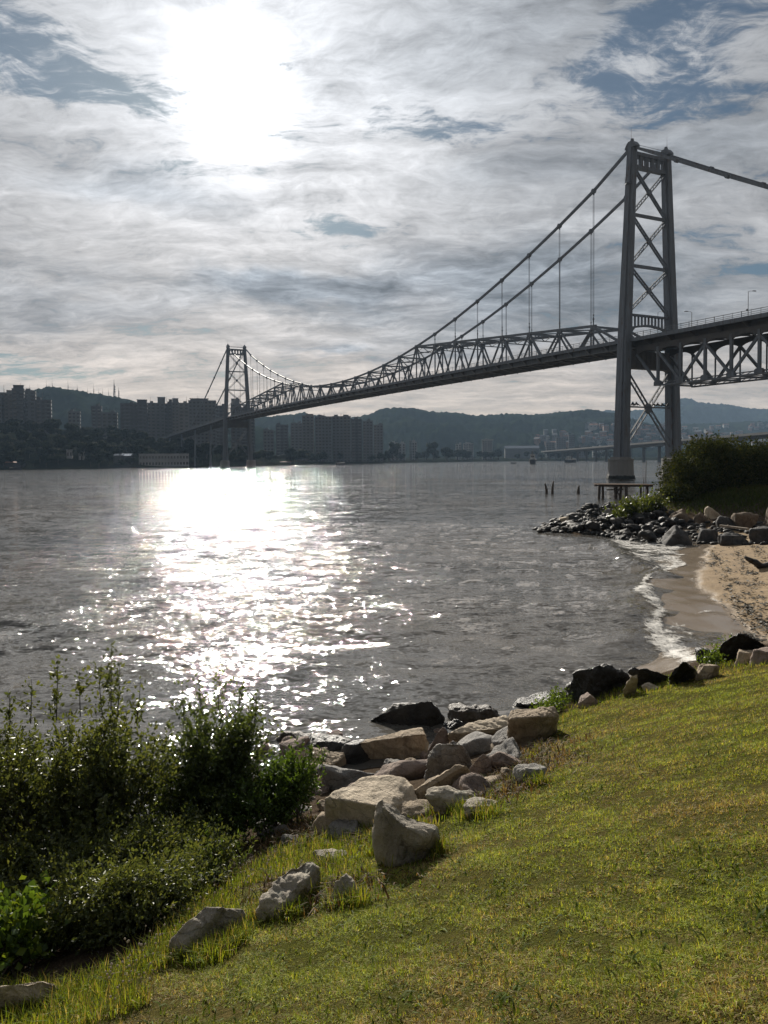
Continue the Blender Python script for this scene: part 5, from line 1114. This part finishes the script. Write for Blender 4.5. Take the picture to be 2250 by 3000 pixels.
def hill(name, prof, Yc, depth, mat, bump_h, seed, zb=0.0, n=240, step=1.0):
    """a ridge standing at distance Yc whose crest follows the profile"""
    prof = np.array(prof, float); pxs = np.linspace(prof[0, 0], prof[-1, 0], n); cr = np.interp(pxs, prof[:, 0], prof[:, 1]); V = []
    fr = [-1 + k / 44 for k in range(44)] + [0, .03, .07, .15, .3, .5, 1]
    for f in fr:
        for px, py in zip(pxs, cr):
            top = at(px, py, Yc); Y = Yc + f * depth; X = top.x + (at(px, 1345, Y).x - at(px, 1345, Yc).x) * .6
            z = zb + (top.z - zb) * (1 - abs(f) ** 1.35) if f < 0 else zb + (top.z - zb) * (1 - f ** 1.5)
            rid = noise.fractal(Vector((X * 4 / depth, Y * 4 / depth, seed)), .8, 2, 4) * (top.z - zb) * .16 * min(1, abs(f) * 4)
            tr_ = noise.fractal(Vector((X / (bump_h * 2.2), Y / (bump_h * 2.2), seed)), .7, 2, 3) * bump_h
            V.append((X, Y, z + rid + tr_))
    ii = np.arange(len(V)).reshape(len(fr), n); q = np.stack([ii[:-1, :-1], ii[:-1, 1:], ii[1:, 1:], ii[1:, :-1]], -1).reshape(-1, 4)
    o = link(name, np_mesh(name, V, q, mat)); tag(o, kind='structure'); return o
hill('hill', [(-700, 1250), (-300, 1215), (0, 1185), (60, 1166), (100, 1151), (140, 1147), (170, 1142), (205, 1145), (260, 1151), (320, 1164), (380, 1172), (420, 1195), (520, 1215), (640, 1232), (800, 1262), (1000, 1310)], 1350, 450, M['hill'], 4.5, 1.3, n=420)
hill('hill', [(480, 1300), (560, 1245), (640, 1235), (700, 1228), (800, 1222), (900, 1216), (1000, 1225), (1050, 1223), (1085, 1213), (1120, 1203), (1160, 1200), (1200, 1197), (1240, 1203), (1290, 1208), (1330, 1212), (1390, 1221), (1430, 1218), (1500, 1213), (1560, 1217), (1650, 1208), (1720, 1202), (1760, 1210), (1850, 1234), (2000, 1262), (2300, 1292), (2600, 1310)], 2000, 620, M['hill'], 5.5, 4.1, n=620)
hill('mountain', [(1500, 1290), (1600, 1235), (1700, 1215), (1780, 1202), (1830, 1206), (1900, 1200), (1950, 1180), (1990, 1169), (2020, 1167), (2045, 1178), (2062, 1181), (2110, 1184), (2150, 1190), (2200, 1199), (2250, 1200), (2330, 1215), (2450, 1232), (2700, 1262), (3000, 1300)], 3600, 700, M['hill'], 7, 7.7, n=320)
hill('hill', [(1690, 1320), (1780, 1290), (1850, 1262), (1900, 1247), (2000, 1243), (2100, 1241), (2180, 1236), (2215, 1238), (2260, 1250), (2400, 1248), (2700, 1262), (3000, 1300)], 2500, 560, M['hill'], 5, 2.2, n=260)

# trees
def tree_proto(seed, h, r, fl, pal, name='tree'):
    rg = np.random.default_rng(seed); root = empty(name)
    mb = MB(); mb.path([(0, 0, -1), (.02 * h, 0, h * .3), (-.01 * h, .02 * h, h * .6)], [.035 * h, .028 * h, .016 * h], 7)
    for k in range(5):
        a = rg.uniform(0, 6.28); z = rg.uniform(.28, .5) * h; mb.path([(0, 0, z), (.5 * r * math.cos(a), .5 * r * math.sin(a), z + .15 * h), (.85 * r * math.cos(a), .85 * r * math.sin(a), z + .28 * h)], [.016 * h, .011 * h, .005 * h], 5)
    mb.build('trunk', M['bark'], root)
    C = []; 
    for k in range(17):
        v = rg.normal(size=3); v /= np.linalg.norm(v); v *= rg.random() ** .4; C.append((v * np.array([r * .75, r * .75, h * .28]) + [0, 0, h * .64], rg.uniform(.28, .48) * r))
    P = []; S = []
    for c, rad in C:
        n = fl // 17; v = rg.normal(size=(n, 3)); v /= np.linalg.norm(v, axis=1)[:, None]; P.append(c + v * rad * rg.uniform(.7, 1.05, (n, 1)) * [1, 1, .8]); S.append(v)
    P = np.concatenate(P); N = np.concatenate(S); n = len(P); s = rg.uniform(.03, .06, (n, 1)) * h
    t = np.cross(N, rg.normal(size=(n, 3))); t /= np.linalg.norm(t, axis=1)[:, None]; u = np.cross(N + rg.normal(size=(n, 3)) * .5, t); u /= np.linalg.norm(u, axis=1)[:, None]
    V = np.stack([P - t * s, P + u * s * .6, P + t * s, P - u * s * .6], 1).reshape(-1, 3); o = (np.arange(n) * 4)[:, None]; T = np.stack([o + [0, 1, 2], o + [0, 2, 3]], 1).reshape(-1, 3)
    c = np.array(pal)[rg.integers(0, len(pal), n)] * rg.uniform(.6, 1.3, (n, 1)); Cc = np.repeat(np.concatenate([c, np.ones((n, 1))], 1), 4, 0)
    link('crown', np_mesh('crown', V, T, M['leaf_far'], False, {'tint': ('FLOAT_COLOR', Cc)}), root); return root
GP = [(.016, .024, .012), (.022, .03, .013), (.012, .018, .01)]
protos = [tree_proto(400 + i, (9, 11, 8, 12)[i], (4.8, 4.5, 5, 4.2)[i], 2600, GP) for i in range(4)]
used_ = set()
def plant(i, loc, s, label, group, rz):
    o = protos[i] if i not in used_ else copy_tree(protos[i]); used_.add(i)
    o.location = loc; o.scale = (s,) * 3; o.rotation_euler = (0, 0, rz); tag(o, label, 'tree', group); return o
rs = random.Random(3); n_ = 0
for row, (d0, cnt) in enumerate(((8, 24), (24, 26), (45, 30), (70, 32), (100, 34), (140, 34), (180, 20))):
    for k in range(cnt):
        px = -160 + (860 if row > 1 else 780) * (k + rs.uniform(-.4, .4)) / cnt; d = d0 + rs.uniform(-6, 6)
        if row == 0 and (395 < px < 560 or 180 < px < 250): continue
        if row >= 5 and px > 420: continue
        Y = shore_y(px) + d; p = at(px, 1345, Y); z = land_z(px, Y)
        if px > 560 and row > 2: continue
        plant(rs.randrange(4), (p.x, Y, z - .3), rs.uniform(.75, 1.2) * (.75 if row == 0 else 1), 'dark tree of the wooded headland before the far bridge end', 'trees of the wooded headland', rs.uniform(0, 6.28))
for k in range(110):
    px = rs.uniform(560, 1840); d = rs.uniform(8, 75); Y = shore_y(px) + d; p = at(px, 1345, Y)
    plant(rs.randrange(4), (p.x, Y, land_z(px, Y) - .4), rs.uniform(.7, 1.25) * (1.15 if px > 1300 else 1), 'dark low tree along the flat far waterfront under the bridge span', 'trees along the far waterfront', rs.uniform(0, 6.28))
for px, s, Y, lab in ((872, 1.5, 700, 'broad dark tree on the waterfront below the grey apartment towers'), (1150, 2.0, 880, 'widest round tree clump standing alone on the far waterfront'), (1270, 2.2, 960, 'tall dark tree clump on the waterfront near the white box-shaped block'), (1310, 1.9, 970, 'dark tree next to the tall clump on the far waterfront'), (1690, 1.7, 1090, 'green tree on the far shore just before the great tower leg'), (1780, 1.6, 1090, 'rounded tree on the far shore touching the great tower leg')):
    p = at(px, 1345, Y); plant(1 if s > 1.6 else 2, (p.x, Y, land_z(px, Y) - .3), s, lab, None, rs.uniform(0, 6.28))

# buildings
def building(px0, px1, ytop, Y, mat, label, floors=None, roofbox=None, name='apartment_building', cat='building', depth=None, bands=False, cols=None, rz=None, zb=None):
    a, b_ = at(px0, ytop, Y), at(px1, ytop, Y); c = (a + b_) / 2; w_ = (b_ - a).length; pm = (px0 + px1) / 2
    z0 = land_z(pm, Y) - 1 if zb is None else zb; h = c.z - z0; dp = depth or max(9, min(16, w_ * .9)); root = empty(name, (c.x, Y + dp / 2, z0)); root.rotation_euler = (0, 0, math.atan2(-c.x, Y) * .8 if rz is None else rz)
    tag(root, label, cat); fl = floors or max(2, int(h / 3.1)); fh = h / fl
    mb = MB(); mb.box((0, 0, h / 2), (w_, dp, h))
    if bands:
        for k in range(1, fl): mb.box((0, -dp / 2 - .35, k * fh), (w_ * .8, .7, .9))
    mb.box((0, 0, h + .35), (w_ + .3, dp + .3, .7)); mb.build('wall', mat, root)
    mb = MB(); nc = cols or max(2, int(w_ / 3.4)); cw = w_ / nc
    for k in range(fl):
        for j in range(nc):
            x = -w_ / 2 + (j + .5) * cw; mb.box((x, -dp / 2 - .03, (k + .55) * fh), (cw * .52, .12, fh * .42))
        for j in range(3): mb.box((w_ / 2 + .03 - (w_ + .06) * (j % 2 == 9), -dp / 2 + (j + .5) * dp / 3, (k + .55) * fh), (.12, dp * .17, fh * .42))
        for j in range(3): mb.box((-w_ / 2 - .03, -dp / 2 + (j + .5) * dp / 3, (k + .55) * fh), (.12, dp * .17, fh * .42))
    o = mb.build('window', M['win'], root); o['kind'] = 'stuff'
    rr_ = random.Random(int(px0 * 7 + Y))
    if h > 18:
        mb = MB(); x0 = rr_.uniform(-.3, .3) * w_; mb.tube((x0, 0, h + .7), (x0, 0, h + .7 + rr_.uniform(3, 7)), .14, .08, 5); mb.tube((x0 - .8, 0, h + 3.2), (x0 + .8, 0, h + 3.2), .07, n=4); mb.build('antenna', M['mast'], root)
        mb = MB(); x0 = rr_.uniform(-.35, .35) * w_; mb.box((x0, dp * .1, h + 1.6), (rr_.uniform(2.5, 4.5), 3, rr_.uniform(1.6, 2.6))); mb.build('water_tank', mat, root)
        for sx_ in (-.5, .02):
            mb = MB()
            for k in range(1, fl): mb.box((w_ * (sx_ + .24), -dp / 2 - .5, k * fh + .5), (w_ * rr_.choice((.2, .26, .3)), 1.0, 1.0))
            o = mb.build('balcony', M['bld_grey'] if rr_.random() < .5 else M['bld_cream'], root); o['kind'] = 'stuff'
    for rb in (roofbox or []):
        f0, f1, yt = rb; mb = MB(); x0, x1 = -w_ / 2 + w_ * f0, -w_ / 2 + w_ * f1; hh = max(1.2, at(pm, yt, Y).z - c.z); mb.box(((x0 + x1) / 2, 0, h + hh / 2), (x1 - x0, dp * .5, hh)); mb.box(((x0 + x1) / 2, 0, h + hh + .15), ((x1 - x0) * 1.1, dp * .56, .3)); mb.build('roof_box', mat, root)
    return root
G, Wt, Cr, Dk, Bk = M['bld_grey'], M['bld_white'], M['bld_cream'], M['bld_dark'], M['bld_brick']
BL = [
 (-60, -8, 1158, 640, G, 'grey apartment block cut by the frame above the wooded headland', None), (-6, 30, 1152, 650, Cr, 'cream apartment slab with pale vertical strips above the headland trees', [(.5, .9, 1143)]),
 (30, 62, 1140, 640, Dk, 'dark tall apartment tower with a stepped square roof box, tallest above the headland', [(.1, .95, 1128)]), (62, 96, 1147, 660, G, 'grey apartment tower stepping down beside the tallest dark one', [(.2, .6, 1142)]), (97, 140, 1173, 640, Dk, 'lower dark apartment block at the end of the headland tower group', None),
 (195, 228, 1207, 700, G, 'small grey block below the masts, left of the stepped one', None), (264, 292, 1191, 720, Dk, 'dark narrow block standing between the mast hill and the long city row', None), (293, 336, 1210, 700, G, 'wide low grey block next to the dark narrow one', None),
 (347, 422, 1184, 690, Dk, 'wide dark apartment block that begins the long city row', [(.62, .98, 1170)]), (424, 476, 1182, 720, G, 'grey apartment block with a tall lift box, second in the long city row', [(.6, 1.0, 1163)]), (478, 500, 1184, 730, Dk, 'narrow dark block in the gap of the long city row', [(.6, 1.0, 1170)]), (500, 520, 1180, 735, G, 'slim block with a flat square roof box in the city row', [(.1, .9, 1167)]),
 (521, 550, 1182, 715, Cr, 'cream block tucked before the banded apartment tower', None), (548, 626, 1175, 690, G, 'banded apartment tower with a wide flat roof pavilion beside the far bridge tower', [(.06, .7, 1167)]), (627, 662, 1190, 720, Dk, 'dark block directly behind the far bridge tower legs', None), (674, 702, 1184, 740, G, 'grey block with a square top seen between the far bridge tower legs', [(0.05, .9, 1168)]), (703, 742, 1196, 730, Dk, 'dark block partly hidden by the far end of the bridge truss', None),
 (770, 800, 1262, 780, G, 'small grey block just past the far bridge tower', None), (806, 842, 1246, 820, Dk, 'dark block under the bridge deck near its far end', None), (850, 884, 1240, 840, G, 'hazy grey block before the white-banded towers', None), (884, 918, 1219, 800, Cr, 'tall cream tower with a dark roof box, first of the waterfront tower group', [(.4, .95, 1213)]), (921, 970, 1222, 780, G, 'tall apartment tower with rows of pale balconies in the waterfront group', [(.2, .55, 1217)]), (972, 1026, 1221, 790, G, 'broadest balcony tower of the waterfront group', [(.1, .3, 1215), (.6, .8, 1215)]), (1028, 1060, 1229, 810, Dk, 'dark slim tower beside the broadest balcony tower', None), (1062, 1092, 1234, 830, G, 'grey tower fading at the end of the waterfront group', None), (1094, 1122, 1246, 850, G, 'last and lowest tower of the waterfront group', None),
 (1140, 1166, 1298, 960, Wt, 'small white block with dark windows among waterfront trees', None), (1168, 1188, 1300, 970, Wt, 'white block with a stair tower next to the small white one', None), (1200, 1206, 1297, 980, G, 'thin grey tower beyond the waterfront trees', None), (1207, 1222, 1296, 985, Wt, 'narrow pale block next to the thin grey tower', None), (1336, 1352, 1302, 1110, Wt, 'tiny white house between dark trees on the far shore', None), (1359, 1388, 1300, 1110, Wt, 'white two-step block near the box-shaped white block', [(.3, .7, 1297)]), (1414, 1444, 1290, 1100, Wt, 'white box-shaped block with an overhanging roof on the far shore', [(-.02, 1.12, 1288)]),
 (1602, 1626, 1297, 1250, G, 'faint grey block on the flat shore left of the slim tower', None), (1632, 1660, 1283, 1300, G, 'faint tall block standing before the forest hill', None), (1668, 1685, 1274, 1300, Dk, 'slim hazy tower before the forest hill near the great bridge tower', None), (1700, 1725, 1306, 1250, G, 'low hazy block beside the slim tower on the flat shore', None), (1740, 1768, 1308, 1260, Wt, 'low pale block on the shore just before the great bridge tower', None),
]
for x0, x1, yt, Y, mt, lab, rb in BL: building(x0, x1, yt, Y, mt, lab, None, rb, bands='balcon' in lab or 'banded' in lab)
# waterfront: long white hall, white house, sheds
building(405, 545, 1332, 522, Wt, 'long white two-storey waterfront hall with a row of dark openings', 2, None, 'waterfront_hall', 'building', 10, False, 16, zb=.6)
building(190, 206, 1320, 505, Wt, 'small white two-storey house among the headland trees', 2, None, 'house', 'house', 7, zb=1.5); building(226, 240, 1320, 506, Wt, 'second small white house of the pair among the headland trees', 2, None, 'house', 'house', 7, zb=1.5)
def shed(px0, px1, y0, y1, Y, label, roof=M['roof_tin'], wall=M['bld_grey']):
    a, b_ = at(px0, y1, Y), at(px1, y1, Y); c = (a + b_) / 2; w_ = (b_ - a).length; h = (y1 - y0) * Y / F; r_ = empty('shed', (c.x, Y, land_z((px0 + px1) / 2, Y) - .5)); tag(r_, label, 'shed')
    H = at(px0, y0, Y).z - r_.location.z; mb = MB(); mb.box((0, 3.5, H * .4), (w_, 7, H * .8)); mb.build('wall', wall, r_)
    mb = MB(); n = 8; mb.prism([(-.6, H * .8), (7.6, H * .8), (3.5, H)], (0, 0, 0), (0, 1, 0), (0, 0, 1), (1, 0, 0), w_ + .8); mb.build('roof', roof, r_)
shed(333, 356, 1328, 1340, 512, 'shed with a bright tin roof flashing in the sun on the headland shore'); shed(358, 382, 1329, 1341, 514, 'second tin-roofed shed next to the bright one'); shed(820, 850, 1352, 1358, 650, 'low shed on the shore below the bridge deck', M['roof_tile']); shed(10, 60, 1352, 1362, 470, 'long low boathouse at the foot of the wooded headland', M['roof_tile'], M['bld_dark']); shed(1480, 1580, 1306, 1318, 1180, 'long flat hall with a pale roof on the flat far shore', M['roof_tin'])
# hillside town: many small houses
hm = []
for i in range(6):
    mb = MB(); w_, d_, h_ = (9, 11, 8, 13, 10, 7)[i], 9, (6, 5, 8, 6, 9, 5)[i]; mb.box((0, 0, h_ / 2 - 2), (w_, d_, h_ + 4)); mb.prism([(-d_ / 2 - .5, h_), (d_ / 2 + .5, h_), (0, h_ + 2.4)], (0, 0, 0), (0, 1, 0), (0, 0, 1), (1, 0, 0), w_ + 1, 1)
    for k in (-1, 1): mb.box((k * w_ * .25, -d_ / 2 - .03, h_ * .55), (1.6, .12, 1.6), 2)
    hm.append(mb.mesh('hillside_house', [(Wt, Cr, G, Wt, Bk, Cr)[i], M['roof_tile'] if i % 2 else M['bld_grey'], M['win']]))
rs = random.Random(17)
dgv = bpy.context.evaluated_depsgraph_get(); bpy.context.view_layer.update(); dgv = bpy.context.evaluated_depsgraph_get()
for k in range(170):
    px, py = rs.uniform(1720, 2270), rs.uniform(1248, 1308)
    if k > 130: px, py = rs.uniform(1560, 1800), rs.uniform(1270, 1312)
    d = Vector(ray(px, py)).normalized(); ok, loc, nrm, fi_, ob, mx = SC.ray_cast(dgv, Vector((0, 0, HC)) + d * 1300, d)
    if not ok or not ob.name.startswith(('hill', 'mountain')) or loc.y > 3300: continue
    o = link('hillside_house', rs.choice(hm), None, loc); o.rotation_euler = (0, 0, rs.uniform(-.6, .6)); s = rs.uniform(.8, 1.3); o.scale = (s, s, s)
    tag(o, 'small pale house of the hillside town beyond the great tower', 'house', 'houses of the hillside town')
# radio masts on the hill
for px, yt, r_, lab in ((14, 1140, .5, None), (77, 1134, .5, None), (112, 1124, .5, None), (137, 1112, .6, None), (154, 1107, .6, None), (200, 1113, .8, None), (227, 1126, 1.0, None), (257, 1132, .5, None), (275, 1124, .7, None), (289, 1138, .5, None), (301, 1136, .5, None), (318, 1138, .5, None), (335, 1112, 1.7, 'thickest and darkest radio mast, on the right shoulder of the mast hill'), (348, 1134, 1.0, 'shorter mast standing close beside the thickest one')):
    Y = 1345; t = at(px, yt, Y); b0 = at(px, 1172, Y); h = t.z - b0.z; root = empty('radio_mast', b0)
    tag(root, lab or 'slender radio mast in the row along the crest of the mast hill', 'radio mast', None if lab else 'radio masts on the hill crest')
    mb = MB(); w0 = r_ * 1.5
    for k in range(3):
        a = k * 2.094; mb.tube((w0 * math.cos(a), w0 * math.sin(a), -8), (r_ * .3 * math.cos(a), r_ * .3 * math.sin(a), h * .75), r_ * .3, r_ * .22, 5)
    n = 10
    for j in range(n):
        for k in range(3):
            a, b2 = k * 2.094, (k + 1) * 2.094; f0, f1 = j / n, (j + 1) / n; w1 = w0 + (r_ * .3 - w0) * f0; w2 = w0 + (r_ * .3 - w0) * f1
            mb.tube((w1 * math.cos(a), w1 * math.sin(a), h * .75 * f0), (w2 * math.cos(b2), w2 * math.sin(b2), h * .75 * f1), r_ * .12, n=4)
    mb.build('lattice', M['mast'], root)
    mb = MB(); mb.tube((0, 0, h * .73), (0, 0, h), r_ * .3, r_ * .15, 5); mb.build('antenna', M['mast'], root)
    mb = MB()
    for j in range(3): mb.tube((r_ * .8, -.2, h * (.4 + .12 * j)), (r_ * .8, .5, h * (.4 + .12 * j)), r_ * .7, n=8)
    mb.build('dish', M['mast'], root)

# low concrete road bridge beyond the great tower
rb = empty('road_bridge', (262, 700, 0)); tag(rb, 'low grey concrete road bridge on slender piers seen behind the great tower', 'bridge')
A_, B_ = at(1600, 1322, 1120), at(2420, 1268, 430); A_.z = 13; B_.z = 19; o_ = Vector((262, 700, 0))
d_ = (B_ - A_); n = 18; mb = MB(); rl_ = MB()
for k in range(n):
    p, q = A_ + d_ * (k / n) - o_, A_ + d_ * ((k + 1) / n) - o_; mb.beam(p, q, 15, .7); mb.beam(p - Vector((0, 0, 1.4)), q - Vector((0, 0, 1.4)), 7, 2.2)
    for s in (-7.3, 7.3):
        sd = d_.cross(Vector((0, 0, 1))).normalized() * s; rl_.beam(p + sd + Vector((0, 0, .8)), q + sd + Vector((0, 0, .8)), .25, .9)
mb.build('deck', M['concrete_far'], rb); rl_.build('parapet', M['concrete_far'], rb)
for k in range(n):
    p = A_ + d_ * ((k + .5) / n) - o_; mb = MB(); mb.tube((p.x, p.y, -4), (p.x, p.y, p.z - 2.4), 1.5, 1.3, 10); mb.box((p.x, p.y, p.z - 2.7), (6, 3, .8)); mb.build('pier', M['concrete_far'], rb)

# boats
def boat(px, Y, ln, label, rz, big_=True):
    p = at(px, 1345, Y); r_ = empty('fishing_boat' if big_ else 'skiff', (p.x, Y, 0), rz); tag(r_, label, 'boat'); W_ = ln * .3; H = ln * .2; V = []; m_ = 11
    for i in range(m_):
        f = i / (m_ - 1); x = (f - .45) * ln; w_ = W_ / 2 * (1 - max(0, (f - .5) / .5) ** 2.2) * (.85 + .15 * min(1, f * 4)); sh = H * (1 + .9 * max(0, f - .45) ** 1.5 + .15 * max(0, .3 - f))
        V += [(x, 0, -H * .5), (x, -w_ * .7, -H * .2), (x, -w_, sh), (x, w_, sh), (x, w_ * .7, -H * .2)]
    fs = [(i * 5 + k, i * 5 + (k + 1) % 5, (i + 1) * 5 + (k + 1) % 5, (i + 1) * 5 + k) for i in range(m_ - 1) for k in range(5)] + [(0, 1, 2, 3, 4)[::-1], tuple(range((m_ - 1) * 5, m_ * 5))]
    mb = MB(); mb.add(V, fs); mb.build('hull', M['hull_dark'], r_)
    if big_:
        mb = MB(); mb.box((-ln * .15, 0, H + ln * .1), (ln * .26, W_ * .62, ln * .2)); mb.box((-ln * .15, 0, H + ln * .21), (ln * .32, W_ * .74, ln * .025)); c_ = mb.build('cabin', M['hull_white'], r_)
        mb = MB()
        for s in (-1, 1): mb.box((-ln * .15 + .0, s * (W_ * .31 + .02), H + ln * .13), (ln * .18, .06, ln * .06))
        mb.box((-ln * .02 + .02, 0, H + ln * .13), (.06, W_ * .45, ln * .06)); mb.box((-ln * .28 - .02, 0, H + ln * .13), (.06, W_ * .45, ln * .06)); mb.build('window', M['glass'], c_)
        for x, h in ((ln * .16, .62), (-ln * .3, .5)):
            mb = MB(); mb.tube((x, 0, H * .8), (x, 0, H + ln * h * .8), ln * .012, ln * .007, 6); mb.tube((x, 0, H + ln * h * .4), (x - ln * .16, 0, H + ln * h * .62), ln * .007, n=5); mb.build('mast', M['mast'], r_)
        mb = MB(); mb.box((ln * .26, 0, H + ln * .07), (ln * .08, W_ * .4, ln * .09)); mb.build('fish_box', M['hull_white'], r_); mb = MB(); mb.box((-ln * .38, W_ * .1, H + ln * .04), (ln * .07, W_ * .3, ln * .06)); mb.build('fish_box', M['hull_white'], r_)
boat(1561, 560, 17, 'dark moored fishing boat with white gear on deck and two short masts', 1.35)
boat(1671, 700, 13, 'dark low moored boat closer to the great tower pier', .5); boat(1504, 640, 4.5, 'tiny skiff on the open water beyond the old posts', .2, False); boat(44, 446, 7, 'small boat tied up at the foot of the wooded headland', .1, False); boat(995, 655, 8, 'small dark boat moored below the waterfront towers', .1, False)

# ------------------------------------------------------------------ the damp sea air between here and the hills
HZ = 0.0001
mb = MB(); mb.hexa([(x, y, z) for z in (-9, 330) for x, y in ((-4050, -210), (4050, -210), (4050, 4620), (-4050, 4620))])
m = bpy.data.materials.new('sea_haze'); m.use_nodes = True; nt = NT(m.node_tree); m.node_tree.nodes.clear()
pv = nt.n('ShaderNodeVolumePrincipled', ins={'Color': (.5, .72, 1.0, 1), 'Density': HZ, 'Anisotropy': .0}); nt.t.links.new(pv.outputs[0], nt.n('ShaderNodeOutputMaterial').inputs['Volume'])
tag(mb.build('haze', m), 'pale damp sea haze over the strait', 'haze', kind='stuff')
